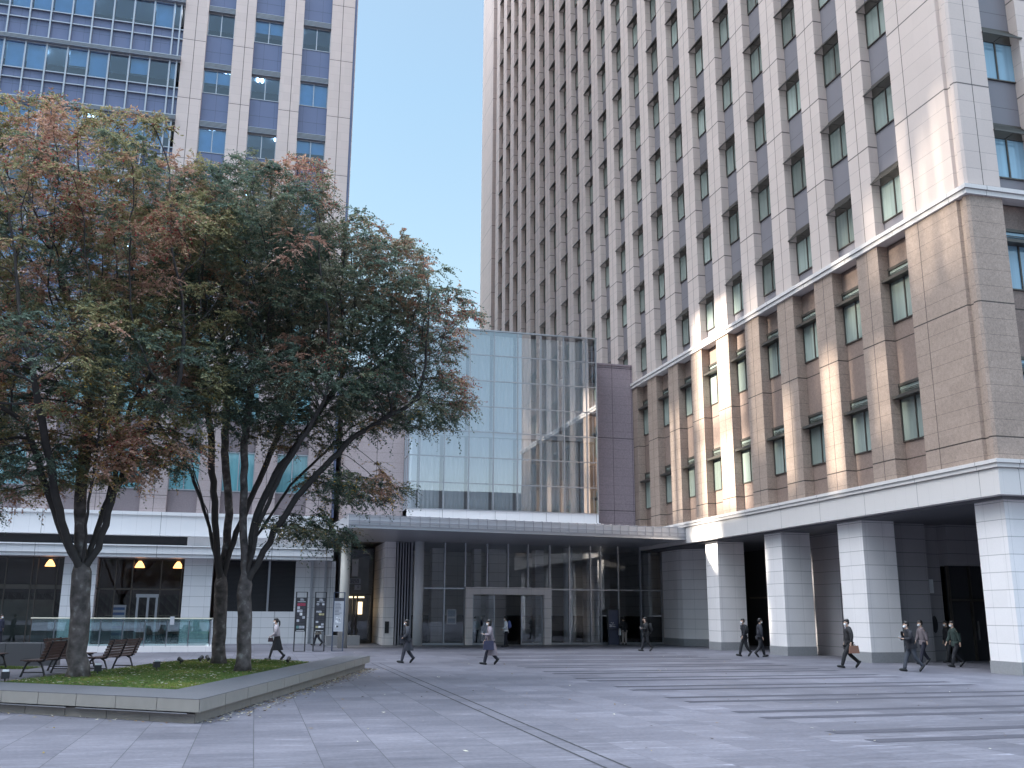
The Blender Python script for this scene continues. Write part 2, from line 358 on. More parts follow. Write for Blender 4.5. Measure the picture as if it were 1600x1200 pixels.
# core (recess back panels)
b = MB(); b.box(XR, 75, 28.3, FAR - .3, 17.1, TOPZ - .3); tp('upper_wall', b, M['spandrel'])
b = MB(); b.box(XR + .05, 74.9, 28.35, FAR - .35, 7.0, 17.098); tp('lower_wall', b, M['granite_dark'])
piers = [(33.31 + PITCH * k, 34.80 + PITCH * k) for k in range(21)]
for z0, z1, mat in ((7.22, 17.1, M['granite']), (17.46, TOPZ, M['beige'])):
    up = z0 > 10
    for (a, c) in piers:
        if not up and a > 61.5: continue
        b = MB(); b.box(X0, XR + .2, a, c, z0, z1); tp('pilaster', b, mat)
    b = MB(); b.box(X0, XR + .2, 104.71, FAR, z0, z1); tp('corner_pier', b, mat)
    # near corner pier with its narrow groove
    b = MB(); b.prism([(X0, 28.42), (X0, Y1), (XR + .2, Y1), (XR + .2, 28.4), (26.05, 28.4), (26.05, 27.85), (X0 + .12, 27.85), (X0 + .03, 27.93), (X0 + .03, 28.12), (X0 + .13, 28.16), (X0 + .13, 28.38)][::-1], z0, z1)
    tp('corner_pier', b, mat)
    for k in range(4):
        b = MB(); b.box(27.75 + PITCH * k, 29.25 + PITCH * k, 27.85, 28.5, z0, z1); tp('pilaster', b, mat)
# string course and cornice
b = MB(); b.box(X0 - .10, 60, 27.75, FAR + .1, 17.1, 17.28); b.box(X0 - .16, 60, 27.69, FAR + .1, 17.30, 17.46); b.box(X0 - .04, 60, 27.8, FAR + .1, 17.28, 17.30)
tp('string_course', b, M['white'])
b = MB(); b.box(X0 - .05, 60, 27.75, 61.2, 6.0, 6.90, 0); b.box(X0 - .02, 60, 27.79, 61.2, 6.90, 6.94); b.box(X0 - .12, 60, 27.68, 61.2, 6.94, 7.08); b.box(X0 - .17, 60, 27.63, 61.2, 7.09, 7.22)
b.box(X0 - .1, 60, 27.72, 61.2, 7.08, 7.09)
tp('fascia', b, M['white'])
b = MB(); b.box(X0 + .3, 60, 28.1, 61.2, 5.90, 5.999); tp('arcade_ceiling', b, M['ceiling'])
# columns with plinth
for (a, c, x1) in ((28.3, 29.75, 26.6), (36.66, 38.5, 26.6), (43.4, 45.06, 26.6), (50.4, 51.9, 26.65)):
    b = MB(); b.box(25.02, x1, a, c, .42, 5.9); col = tp('column', b, M['column'])
    b = MB(); b.box(25.0, x1 + .02, a - .02, c + .02, 0, .419); tp('plinth', b, M['plinth'], col)
b = MB(); b.box(29.3, 30.9, 28.3, 29.75, 0, 5.9); tp('column', b, M['column'])
# arcade inner walls and doors
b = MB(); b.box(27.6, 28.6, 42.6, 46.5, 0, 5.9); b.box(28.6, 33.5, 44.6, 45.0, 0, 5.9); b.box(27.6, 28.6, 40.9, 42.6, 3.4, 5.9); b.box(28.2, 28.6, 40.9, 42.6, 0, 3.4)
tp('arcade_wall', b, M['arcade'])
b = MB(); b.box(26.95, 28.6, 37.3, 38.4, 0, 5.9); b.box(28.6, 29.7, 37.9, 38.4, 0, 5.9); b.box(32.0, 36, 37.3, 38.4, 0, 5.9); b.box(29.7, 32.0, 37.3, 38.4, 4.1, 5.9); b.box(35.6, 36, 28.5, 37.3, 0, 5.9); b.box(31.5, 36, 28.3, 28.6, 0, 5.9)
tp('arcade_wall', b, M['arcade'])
b = MB(); b.box(29.7, 32.0, 37.55, 37.6, 0, 4.1); d = tp('door', b, M['dark'])
b = MB()
for x in (29.7, 30.8, 31.92): b.box(x, x + .08, 37.42, 37.54, 0, 4.1)
b.box(29.7, 32.0, 37.43, 37.53, 2.55, 2.65); tp('door_frame', b, M['bronze'], d)
b = MB(); b.box(30.95, 30.99, 37.32, 37.38, .9, 1.7); tp('handle', b, M['alu'], d)
b = MB(); b.box(28.9, 29.2, 37.80, 37.89, 2.9, 3.5); tp('wall_light', b, M['paintw'])
b = MB(); b.ell((29.15, 37.88, 1.55), (.16, .05, .38)); tp('intercom', b, M['dark'])
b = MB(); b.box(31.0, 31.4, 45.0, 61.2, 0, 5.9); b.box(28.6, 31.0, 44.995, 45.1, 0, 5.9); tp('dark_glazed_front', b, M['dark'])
b = MB()
for y in (46.5, 48, 49.5, 51, 52.5, 54): b.box(30.9, 30.99, y, y + .07, 0, 5.9)
b.box(30.92, 30.98, 45, 58, 2.9, 3.0); tp('front_mullions', b, M['bronze'])
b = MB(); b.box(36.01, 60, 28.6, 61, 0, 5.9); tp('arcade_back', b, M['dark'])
# curved stone wall between lobby and arcade
b = MB(); poly = []
for i in range(7):
    a = R_(200 - i * 18); poly.append((26.55 + .75 * math.cos(a) * 1.0, 59.1 - .75 + .75 * math.sin(a) - 1.0 + .0))
b = MB(); b.prism([(25.85, 60.2), (25.85, 57.9), (25.95, 57.35), (26.25, 56.95), (27.45, 55.6), (27.9, 56.0), (27.2, 60.2)], .42, 5.95)
wl = tp('curved_wall', b, M['column'])
b = MB(); b.prism([(25.83, 60.2), (25.83, 57.88), (25.93, 57.33), (26.23, 56.92), (27.45, 55.57), (27.93, 56.0), (27.22, 60.2)], 0, .419); tp('plinth', b, M['plinth'], wl)

# windows: one of each kind, then copies
def win_mesh_upper():
    f = MB(); g = MB(); s = MB(); W = 1.86; H = 1.70          # local: x out of wall is -x, y along facade, z up
    for y0, y1, z0, z1 in ((0, W, 0, .05), (0, W, H - .05, H), (0, .05, .05, H - .05), (W - .05, W, .05, H - .05), (.90, .96, .05, H - .05)):
        f.box(-.06, .02, y0, y1, z0, z1)
    g.box(-.015, .0, .05, .90, .05, H - .05); g.box(-.015, .0, .96, W - .05, .05, H - .05)
    s.box(-.03, .01, 0, W, H + .50, H + .60); s.box(-.008, .01, 0, W, H, H + .50)
    for i in range(7): t = i / 6; x = -.47 + .42 * t; s.box(x - .045, x + .012, .02, W - .02, H + .03 + .44 * t, H + .052 + .44 * t)
    for y in (.02, W / 2, W - .04): s.bar((-.48, y + .01, H + .01), (-.03, y + .01, H + .50), .018, .03); s.box(-.5, -.02, y, y + .02, H - .0, H + .02)
    s.box(-.52, -.49, .02, W - .02, H - .01, H + .06)
    return f.mesh('window', M['bronze']), g.mesh('pane', M['pane']), s.mesh('sunshade', M['bronze'])
def win_mesh_lower():
    f = MB(); g = MB(); s = MB(); W = 1.86; H = 2.35
    for y0, y1, z0, z1 in ((0, W, 0, .05), (0, W, H - .05, H), (0, .05, .05, H - .05), (W - .05, W, .05, H - .05), (.90, .96, .05, 1.75)):
        f.box(-.06, .02, y0, y1, z0, z1)
    f.box(-.07, .02, .05, W - .05, 1.75, 1.85)
    g.box(-.015, .0, .05, .90, .05, 1.75); g.box(-.015, .0, .96, W - .05, .05, 1.75); g.box(-.015, 0, .05, W - .05, 1.85, H - .05)
    s.box(-.40, -.05, .0, W, 1.76, 1.82); s.box(-.42, -.39, -.02, W + .02, 1.74, 1.86); s.box(-.07, .0, .0, W, 2.30, 2.42)
    for i in range(4): s.box(-.05 - .02, -.04, .05, W - .05, 1.92 + i * .07, 1.94 + i * .07)
    return f.mesh('window', M['bronze']), g.mesh('pane', M['pane']), s.mesh('sunshade', M['bronze'])
WU, WL = win_mesh_upper(), win_mesh_lower()
slots = []
for k in range(21):
    y = Y1 + PITCH * k
    for fl in range(25):
        z = 18.18 + 4.17 * fl
        if seen((XR, y + .9, z + .8)): slots.append((Vector((XR, y, z)), WU, 0))
    for rw in range(2):
        z = 8.73 + 4.98 * rw
        if y < 60: slots.append((Vector((XR + .05, y, z)), WL, 0))
for k in range(4):
    for fl in range(6): slots.append((Vector((26.05 + PITCH * k + 1.7 - 1.84, 28.3, 18.18 + 4.17 * fl)) if False else Vector((26.0 + PITCH * k, 28.3, 18.18 + 4.17 * fl)), WU, 1))
    for rw in range(2): slots.append((Vector((26.0 + PITCH * k, 28.35, 8.73 + 4.98 * rw)), WL, 1))
slots = [s for s in slots if seen(s[0] + Vector((0, 0, .8)), 80)]
slots.sort(key=lambda s: (s[0] - Vector((0, 0, 2))).length)
def merge_into(mb, me, mat, mi):
    n = len(mb.v)
    for v in me.vertices: mb.v.append(tuple(mat @ v.co))
    for p in me.polygons: mb.f.append(tuple(n + i for i in p.vertices)); mb.m.append(mi)
rest = MB()
for i, (P, (wf, wg, ws), side) in enumerate(slots):
    mt = Matrix.Translation(P - Vector((X0, 27.85, 0)))
    if side: mt = mt @ Matrix.Rotation(R_(90), 4, 'Z') @ Matrix.Diagonal((1, -1, 1, 1)) @ Matrix.Translation((0, .02, 0))
    if i < 98:
        o = link('window', wf, tower); o.matrix_local = mt
        g_ = link('pane', wg, o); link('sunshade', ws, o)
        if side: g_.data = wg.copy(); g_.data.materials[0] = M['paneb']
    else:
        for me, mi in ((wf, 0), (wg, 1), (ws, 0)): merge_into(rest, me, mt, mi)
rest.build('window', [M['bronze'], M['pane']], tower, kind='stuff', label='far small windows further along and up the tower')

# ------------------------------------------------------------------ entrance hall: glass box, stone flanks, canopy, lobby
hall = thing('entrance_hall', 'glazed entrance hall with a tall glass box above a wide flat canopy', 'entrance hall', (8.75, 60.5, 0))
def hp(name, mb, mats, par=None, **k):
    me = mb.mesh(name, mats); me.transform(Matrix.Translation((-8.75, -60.5, 0))); return link(name, me, par or hall, **k)
b = MB(); b.box(21.9, 24.49, 61.3, 70, 6.4, 18.7); b.box(21.85, 24.49, 61.25, 70, 18.7, 18.82)
hp('granite_flank', b, M['block'])
b = MB(); b.box(4.95, 8.72, 61.3, 70, 6.4, 16.5); hp('granite_flank', b, M['lgranite'], label='rose granite wall left of the glass box')
b = MB(); b.box(4.95, 24.4, 70, 74, 0, 19.6); b.box(8.72, 21.9, 61.3, 70, 19.6, 19.9); b.box(8.72, 21.9, 60.0, 70, 7.0, 7.6); hp('hall_core', b, simple('pale_hall_wall', (.34, .35, .38), .8, var=.08))
mx = [8.75, 9.42, 10.98, 12.57, 14.17, 15.76, 17.34, 18.92, 20.5, 21.2]; tz = [7.75, 8.2, 9.87, 11.53, 13.2, 14.87, 16.58, 18.3, 19.95]
b = MB(); b.box(8.72, 21.23, 59.46, 59.56, 7.6, 8.2); b.box(8.6, 21.3, 59.3, 61, 7.0, 7.6); hp('sill', b, M['lfascia'])
b = MB()
for x in mx: b.box(x - .035, x + .035, 59.40, 59.50, 8.2, 19.95)
for z in tz[1:]: b.box(8.75, 21.2, 59.41, 59.49, z - .03, z + .03)
for y in (60.3, 61.1):
    for x in (8.75, 21.2): b.box(x - .035, x + .035, y - .035, y + .035, 8.2, 19.95)
for z in tz[1:]:
    for x in (8.75, 21.2): b.box(x - .03, x + .03, 59.5, 61.3, z - .03, z + .03)
b.box(8.7, 21.25, 59.38, 61.4, 19.92, 20.02)
hp('box_frame', b, M['alu'])
for i in range(len(mx) - 1):
    for j in range(1, len(tz) - 1):
        b = MB(); b.quad((mx[i], 59.45, tz[j]), (mx[i + 1], 59.45, tz[j]), (mx[i + 1], 59.45, tz[j + 1]), (mx[i], 59.45, tz[j + 1])); hp('box_pane', b, M['boxglass'])
for x in (8.75, 21.2): b = MB(); b.quad((x, 59.5, 8.2), (x, 61.3, 8.2), (x, 61.3, 19.95), (x, 59.5, 19.95)); hp('side_pane', b, M['boxglass'])
# inside the box: floor slab, columns, curtains in panels with dark slits
b = MB(); b.box(8.9, 21.1, 59.7, 69.8, 12.95, 13.35); hp('floor_slab', b, M['paintw'])
for x in (8.95, 20.55, 14.9): b = MB(); b.tube([(x + .2, 60.5, 7.6), (x + .2, 60.5, 19.9)], .22, 14); hp('inner_column', b, M['paintw'])
b = MB(); b.box(20.15, 20.45, 59.9, 60.2, 8.2, 19.9); b.box(9.0, 9.35, 59.9, 60.2, 8.2, 12.95); hp('white_fin', b, M['paintw'])  # white painted uprights behind the glass
for i in range(1, len(mx) - 1):
    for z0, z1 in ((8.25, 12.9), (13.4, 19.8)):
        x0 = mx[i] + .02; x1 = mx[i + 1] - (.18 if i < 8 else .5)
        if i == 7 and z0 < 9: x1 -= .25
        b = MB(); n = 36
        pts = [(x0 + (x1 - x0) * t / n, 59.95 + .025 * math.sin(t * .9 + i) + .02 * math.sin(t * .37 + i * 2)) for t in range(n + 1)]
        for (xa, ya), (xb, yb) in zip(pts, pts[1:]): b.quad((xa, ya, z0), (xb, yb, z0), (xb, yb, z1), (xa, ya, z1))
        hp('curtain', b, M['curtain'])
# canopy: front edge slightly askew
CA, CB = (4.45, 50.7), (24.45, 53.3)
def cl(t, off=0):
    dx, dy = CB[0] - CA[0], CB[1] - CA[1]; L = math.hypot(dx, dy); return (CA[0] + dx * t - dy / L * off, CA[1] + dy * t + dx / L * off)
b = MB(); b.prism([CA, CB, (24.45, 61.2), (3.6, 61.2)], 6.2, 6.34, 0); hp('canopy_soffit', b, simple('canopy_soffit', (.40, .40, .43), .35, .2, var=.1, scale=.6))
b = MB(); e0, e1 = cl(0, .05), cl(1, .05); b.prism([e0, e1, (24.4, 61.2), (3.7, 61.2)], 6.345, 6.86, 0); canopy = hp('canopy_roof', b, simple('canopy_frosted', (.50, .50, .53), .35, .1, var=.12, scale=1.5))
b = MB()
for z in (6.36, 6.56, 6.88):
    b.bar((*cl(0, -.02), z), (*cl(1, -.02), z), .05, .035)
n = 37
for i in range(n + 1):
    p = cl(i / n, -.03); b.bar((*p, 6.34), (*p, 6.9), .03, .03)
    if i % 1 == 0:
        q = cl(i / n, 1.5); b.bar((*p, 6.9), (q[0], q[1], 6.92), .03, .05)
hp('canopy_ribs', b, M['greypaint'], canopy)
b = MB(); b.bar((*cl(0, .0), 6.22), (*cl(1, .0), 6.22), .14, .06); hp('canopy_edge', b, M['alu'], canopy)
b = MB(); b.tube([(4.85, 56.2, 0), (4.85, 56.2, 6.2)], .27, 20); me = b.mesh('round_column', simple('cream_round_column', (.52, .50, .46), .45), True); me.transform(Matrix.Translation((-8.75, -60.5, 0))); link('round_column', me, hall)
b = MB(); b.box(4.3, 6.3, 60.9, 61.9, 0, .55); hp('door_step', b, M['plinth'])
# lobby glazing
LY = 60.5
def lob(x0, x1, z0, z1, name='lobby_pane'):
    b = MB(); b.quad((x0, LY, z0), (x1, LY, z0), (x1, LY, z1), (x0, LY, z1)); hp(name, b, M['lobbyglass'])
lm = [9.27, 9.95, 11.35, 12.66]; rm = [18.2, 19.5, 20.95, 21.65, 22.85, 24.4, 25.9]; um = [12.66, 14.07, 15.43, 16.75, 18.2]
b = MB()
for x in lm + rm: b.box(x - .045, x + .045, LY - .1, LY + .06, 0, 6.2)
for x in um[1:-1]: b.box(x - .045, x + .045, LY - .1, LY + .06, 3.5, 6.2)
b.box(9.27, 12.66, LY - .08, LY + .04, 3.36, 3.45); b.box(18.2, 25.9, LY - .08, LY + .04, 3.36, 3.45); b.box(9.27, 12.66, LY - .08, LY + .04, 0, .12); b.box(18.2, 25.9, LY - .08, LY + .04, 0, .12)
hp('lobby_mullions', b, M['alu'])
for a, c in list(zip(lm, lm[1:])) + list(zip(rm, rm[1:])): lob(a, c, .12, 3.36); lob(a, c, 3.45, 6.2)
for a, c in zip(um, um[1:]): lob(a, c, 3.5, 6.2)
b = MB(); b.box(12.66, 13.12, LY - .35, LY + .3, 0, 3.05); b.box(17.75, 18.2, LY - .35, LY + .3, 0, 3.05); b.box(12.66, 18.2, LY - .4, LY + .3, 3.05, 3.5)
hp('door_portal', b, M['column'])
for x0, x1 in ((13.15, 14.6), (16.3, 17.72)):
    b = MB(); b.box(x0, x1, LY + .0, LY + .03, .12, 2.98)
    d = hp('sliding_door', b, M['lobbyglass']); b = MB(); b.box(x0, x0 + .07, LY - .03, LY + .06, 0, 3.03); b.box(x1 - .07, x1, LY - .03, LY + .06, 0, 3.03); b.box(x0, x1, LY - .04, LY + .07, 0, .12); hp('door_frame', b, M['alu'], d)
# interior
b = MB(); b.box(7.9, 31, 69.5, 69.9, 1.75, 6.2); b.box(25.6, 25.8, 62, 69.5, 1.75, 6.2); hp('lobby_wall', b, stone('lobby_stone', (.60, .58, .56), joints=(('z', .3, .7, .02, .4), ('u', 0, 1.4, .015, .5)), streak=.05))
b = MB(); b.box(7.9, 31, 69.4, 69.9, 0, 1.74); b.box(25.55, 25.8, 62, 69.5, 0, 1.74); hp('dark_dado', b, simple('black_stone', (.02, .02, .022), .15))
b = MB(); b.box(7.9, 31, 60.6, 70, 6.21, 6.3); hp('lobby_ceiling', b, simple('lobby_ceiling', (.5, .5, .5), .7)); b = MB(); b.box(7.9, 31, 60.7, 69.3, .006, .02); hp('lobby_floor', b, simple('polished_floor', (.35, .34, .33), .12))
for x, y in ((20.1, 62.6), (9.66, 60.0)): 
    b = MB(); b.tube([(x, y, 0), (x, y, 6.2)], .30, 18); me = b.mesh('white_column', M['paintw'], True); me.transform(Matrix.Translation((-8.75, -60.5, 0))); link('white_column', me, hall)
for x, wd in ((11.9, .9), (16.0, 1.2), (19.0, .6), (22.9, .9), (14.6, .5)):
    b = MB(); b.box(x - wd / 2, x + wd / 2, 65.6, 66.5, 0, 6.2); hp('stone_pillar', b, M['column'])
# left recess: deep dark doorway, blades and rusticated pier
b = MB()
for i in range(6): x = 8.35 + i * .17; b.box(x, x + .07, LY - .15 - .0, LY + 1.6 - i * .15, 0, 6.2)
hp('blade_screen', b, M['greypaint'])
b = MB(); b.box(7.62, 8.3, 60.6, 66.5, 0, 6.2); hp('stone_pier', b, M['column'])
b = MB(); b.box(5.1, 7.62, 66.0, 66.1, 0, 6.2); b.box(5.1, 5.2, 62, 66, 0, 6.2); hp('recess_wall', b, M['dark'])
b = MB()
for x in (5.3, 6.15, 6.4, 7.3): b.box(x, x + .1, 64.8, 64.95, .0, 3.0)
b.box(5.3, 7.4, 64.78, 64.97, 3.0, 3.1); b.box(5.3, 7.4, 64.78, 64.97, 0, .2); hp('recess_door', b, M['bronze'])
b = MB(); b.quad((5.3, 64.9, .2), (7.4, 64.9, .2), (7.4, 64.9, 6.0), (5.3, 64.9, 6.0)); hp('recess_glass', b, M['lobbyglass'])
b = MB(); b.box(5.4, 6.0, 65.9, 65.98, 1.9, 2.8); b.box(6.5, 6.9, 65.9, 65.98, 1.8, 2.6); b.box(5.5, 7.0, 65.88, 65.9, 2.85, 2.95)
hp('shop_light', b, simple('lit_shop', (.6, .45, .25), .6, emit=(1, .75, .45), est=.35))
b = MB(); b.box(6.0, 6.4, 64.6, 64.63, 4.2, 5.3); hp('pale_panel', b, M['lfascia'])
# mirrored lettering on the glazing of the recess
def text(s_, size, mat, M4, parent, name='lettering', ext=.004, align='CENTER'):
    cu = bpy.data.curves.new('t', 'FONT'); cu.body = s_; cu.size = size; cu.extrude = ext; cu.align_x = align; cu.align_y = 'CENTER'
    to = bpy.data.objects.new('t', cu); me = bpy.data.meshes.new_from_object(to); bpy.data.objects.remove(to); me.materials.clear(); me.materials.append(mat)
    me.transform(M4); return link(name, me, parent)
RX = Matrix.Rotation(R_(90), 4, 'X')
off = Matrix.Translation((-8.75, -60.5, 0))
M['sheetw'] = simple('pale_backing', (.45, .46, .50), .6); M['ink'] = simple('black_ink', (.03, .03, .035), .6)
b = MB(); b.box(5.72, 6.62, 64.70, 64.72, 3.72, 4.08); b.box(6.22, 6.62, 64.70, 64.72, 3.34, 3.66); sb = hp('letter_board', b, M['sheetw'])
text('BISU', .34, M['ink'], off @ Matrix.Translation((6.17, 64.69, 3.90)) @ RX @ Matrix.Diagonal((-1, 1, 1, 1)), sb)
text('R', .30, M['ink'], off @ Matrix.Translation((6.45, 64.69, 3.50)) @ RX @ Matrix.Diagonal((-1, 1, 1, 1)), sb)
# small posters and a wall box
b = MB(); b.box(11.55, 12.15, LY - .03, LY - .02, 1.25, 2.15); po = hp('poster', b, M['sheetw'])
b = MB(); b.box(11.62, 12.08, LY - .04, LY - .031, 1.7, 2.08); b.box(11.62, 12.08, LY - .04, LY - .031, 1.32, 1.6); hp('poster_print', b, simple('poster_print', (.20, .24, .30), .5, var=.5, scale=9), po)
b = MB(); b.box(7.75, 8.0, 60.55, 60.6, .7, 1.4); hp('wall_box', b, M['dark'])

# ------------------------------------------------------------------ left tower
LT = thing('office_tower', 'pale office tower on the left with blue glass bays and shop fronts at its foot', 'tower', (4.6, 64, 0))
def lp(name, mb, mats, par=None, **k):
    me = mb.mesh(name, mats); me.transform(Matrix.Translation((-4.6, -64, 0))); return link(name, me, par or LT, **k)
YF, YRc = 64.0, 64.4
b = MB(); b.box(-62, -7.3, YF + 3.4, 128, 0, 92); b.box(-7.3, 4.62, YF + 3.4, 128, 7.9, 92); lp('tower_core', b, M['dark']); b = MB(); b.box(4.2, 4.62, YF + .4, YF + 3.4, 7.9, 92); b.box(4.63, 4.9, YF + 3.4, 128, 16.6, 92); lp('side_wall', b, M['lpier'])
lpiers = [(2.82, 4.45), (-.55, .84), (-3.92, -2.53), (-7.3, -5.75)]
lgaps = [(.84, 2.82), (-2.53, -.55), (-5.75, -3.92)]
for z0, z1, mat in ((7.9, 17.2, M['lgranite']), (17.2, 91.9, M['lpier'])):
    for a, c in lpiers: b = MB(); b.box(a, c, YF, YRc + .2, z0, z1); lp('pilaster', b, mat)
b = MB(); b.box(4.45, 4.62, YF + .12, YRc + .2, 7.9, 91.9); lp('corner_strip', b, M['lspan'])
# gap bays: spandrels, glass, sunshades per storey
LH, LB = 1.78, 41.6; FLP = 4.48
def gapwin(w_):
    f = MB(); g = MB(); s = MB()
    for x0, x1, z0, z1 in ((0, w_, 0, .05), (0, w_, LH - .05, LH), (0, .05, .05, LH - .05), (w_ - .05, w_, .05, LH - .05), (w_ / 2 - .03, w_ / 2 + .03, .05, LH - .05)): f.box(x0, x1, -.06, .03, z0, z1)
    g.quad((.05, 0, .05), (w_ - .05, 0, .05), (w_ - .05, 0, LH - .05), (.05, 0, LH - .05))
    for i in range(5): s.box(0, w_, -.30, -.02, LH + .05 + i * .09, LH + .085 + i * .09)
    s.box(0, w_, -.02, .02, LH, LH + .52)
    return f.mesh('window', M['alu']), g.mesh('pane', M['officeglass']), s.mesh('sunshade', M['alu'])
for (a, c) in lgaps:
    GW = gapwin(c - a)
    for k in range(-9, 8):
        zb = LB + FLP * k * -1 if False else LB - FLP * k
        if zb < 17.3: continue
        b = MB(); b.box(a, c, YRc, YRc + .25, zb + LH + .52, zb + FLP); lp('spandrel', b, M['lspan'] if zb > 17 else M['lgdark'])
        if seen((a + 1, YF, zb + 1), 150):
            o = link('window', GW[0], LT, loc=(a - 4.6, .42, zb)); p = link('pane', GW[1], o)
            if zb < 20: p.data = GW[1].copy(); p.data.materials[0] = M['teal']; 
            link('sunshade', GW[2], o)
# low storey windows under the trees
GW2 = gapwin(1.9)
b = MB(); xs_ = [(a, c) for a, c in lgaps] + [(-9.2 - 3.37 * i, -7.3 - 3.37 * i) for i in range(5)]
for (a, c) in xs_:
    for z0, z1 in ((7.9, 9.4), (12.0, 14.0), (16.6, 17.6)):
        b = MB(); b.box(a, c, YRc, YRc + .2, z0, z1); lp('spandrel', b, M['lgdark'])
    for z in (9.4, 14.0):
        o = link('window', GW2[0], LT, loc=(a - 4.6, .42, z)); o.scale = ((c - a) / 1.9, 1, 1.45); p = link('pane', GW2[1].copy(), o); p.data.materials[0] = M['teal']
for i in range(5): b = MB(); b.box(-10.67 - 3.37 * i, -9.2 - 3.37 * i, YF, YRc + .2, 7.9, 17.2); lp('pilaster', b, M['lgranite'])
b = MB(); b.box(-30, -7.3, YF + .02, YRc + .2, 17.0, 17.3); lp('string_course', b, M['lfascia'])
# curtain wall bays
cw = [-7.3 - .25] + [-8.0 - 1.30 * i for i in range(14)]
def cpane(x0, x1, z0, z1, mat, name='pane', y=YF + .1):
    b = MB(); b.quad((x0, y, z0), (x1, y, z0), (x1, y, z1), (x0, y, z1)); return lp(name, b, mat)
b = MB()
for x in cw: b.box(x - .05, x + .05, YF - .08, YF + .12, 17.2, 91.9)
lp('curtain_mullions', b, M['alu'])
for k in range(-2, 7):
    zb = LB - .1 - FLP * k
    if zb < 17: continue
    b = MB()
    for z in (zb, zb - .72, zb - 2.05, zb + 1.95): b.box(cw[-1], -7.3, YF - .02, YF + .12, z - .035, z + .035)
    for i in range(4): b.box(cw[-1], -7.3, YF - .28, YF - .02, zb + 2.02 + i * .08, zb + 2.05 + i * .08)
    lp('transoms', b, M['alu'])
    b = MB(); b.box(cw[-1], -7.3, YF + .13, YF + .3, zb - 2.5, zb); lp('spandrel', b, M['lspan'])
    for i in range(len(cw) - 1):
        if seen((cw[i], YF, zb + 1), 120): cpane(cw[i + 1], cw[i], zb, zb + 1.95, M['officeglass'], 'curtain_pane')
# rooms behind the upper glass: floors, ceilings, blinds and lit lamps
b = MB()
for k in range(-3, 7):
    zb = LB - FLP * k
    if zb < 17: continue
    b.box(-26, 4.2, YF + .7, YF + 3.4, zb - 2.2, zb - .4)
lp('floor_slabs', b, simple('office_ceiling', (.45, .47, .50), .8))
rnd = random.Random(5)
bl = MB(); lmps = MB()
for k in range(-2, 6):
    zb = LB - FLP * k
    if zb < 17: continue
    for i in range(len(cw) - 1):
        if rnd.random() < .80: bl.box(cw[i + 1] + .05, cw[i] - .05, YF + .45, YF + .47, zb - .3 if rnd.random() < .8 else zb + .8, zb + 1.95)
    for a, c in lgaps:
        if rnd.random() < .6: bl.box(a + .05, c - .05, YF + .6, YF + .62, zb + (0 if rnd.random() < .6 else .9), zb + 1.8)
    x = -24 + rnd.random()
    while x < 4:
        yy = YF + 1.3
        if rnd.random() < .40: lmps.box(x, x + .10, YF + 1.3, YF + 1.9, zb + 2.2, zb + 2.27); lmps.box(x + .30, x + .40, YF + 1.3, YF + 1.9, zb + 2.2, zb + 2.27)
        x += 1.3 + rnd.random() * 1.5
lp('blinds', bl, M['curtainblue'])
lp('ceiling_lamps', lmps, M['lamp'])
# podium: fascia bands, clerestory, canopy band, shop fronts
b = MB(); b.box(-62, 4.3, YF - .55, YF + .6, 6.47, 7.68); b.box(-62, 4.3, YF - .65, YF + .6, 7.70, 7.9); b.box(-62, 4.3, YF - .6, YF + .6, 7.68, 7.70); lp('fascia', b, M['lfascia'])
b = MB(); b.box(-62, -4.3, YF + .2, YF + .4, 5.7, 6.47); b.box(-62, 4.9, YF + .7, YF + .9, 5.1, 6.4); b.box(-62, 4.9, YF + 3.2, YF + 3.39, 0, 7.89); lp('clerestory', b, M['dark'])
b = MB(); b.box(-4.3, 4.2, YF + .1, YF + .5, 5.7, 6.47); lp('upper_panel', b, M['lwhite'])
b = MB(); b.box(-62, 4.6, YF - 1.6, YF + .7, 5.30, 5.72); b.box(-62, 4.6, YF - 1.7, YF + .7, 5.74, 5.82); b.box(-62, 4.6, YF - 1.5, YF + .7, 5.10, 5.28); lp('canopy_band', b, M['lfascia'])
for x0, x1 in ((-11.14, -9.3), (-4.3, -2.63), (-18.5, -16.7), (-25.5, -24)): b = MB(); b.box(x0, x1, YF - .6, YF + .3, 0, 5.1); lp('podium_pillar', b, M['lwhite'])
b = MB(); b.box(-.6 - 1.6, 2.4, YF - .1, YF + .3, 0, 1.95); b.box(2.4, 4.9, YF - .1, YF + .3, 0, 5.1); lp('podium_wall', b, M['lwhite'])
b = MB(); b.box(3.35, 3.5, YF - .25, YF - .1, 0, 5.1); b.box(4.2, 4.35, YF - .22, YF - .1, 0, 5.1); b.box(.72, .84, YF - .1, YF + .1, 1.95, 5.1); lp('downpipes', b, M['alu'])
b = MB()
for i in range(40): b.box(-2.2, 2.4, YF + .12, YF + .2, 1.97 + i * .078, 2.01 + i * .078)
lp('louvre', b, simple('dark_louvre', (.05, .05, .055), .5, .3))
b = MB()
for z in (0, 3.2, 5.0): b.box(-9.3, -4.3, YF - .05, YF + .05, z, z + .09); b.box(-62, -11.14, YF - .05, YF + .05, z, z + (.25 if z == 3.2 else .09))
for x in (-9.2, -8.3, -7.35, -5.7, -4.5, -11.6, -12.7, -13.0, -14.4, -15.8, -17.2, -18.6): b.box(x, x + .06, YF - .05, YF + .05, 0, 5.1)
lp('shop_mullions', b, M['bronze'])
b = MB()
for x in (-6.95, -6.35, -5.85): b.box(x, x + .13, YF - .12, YF - .04, 0, 2.75)
b.box(-7.0, -5.7, YF - .12, YF - .04, 2.75, 2.95); b.box(-7.0, -5.7, YF - .12, YF - .04, 0, .2); lp('shop_door', b, M['alu'])
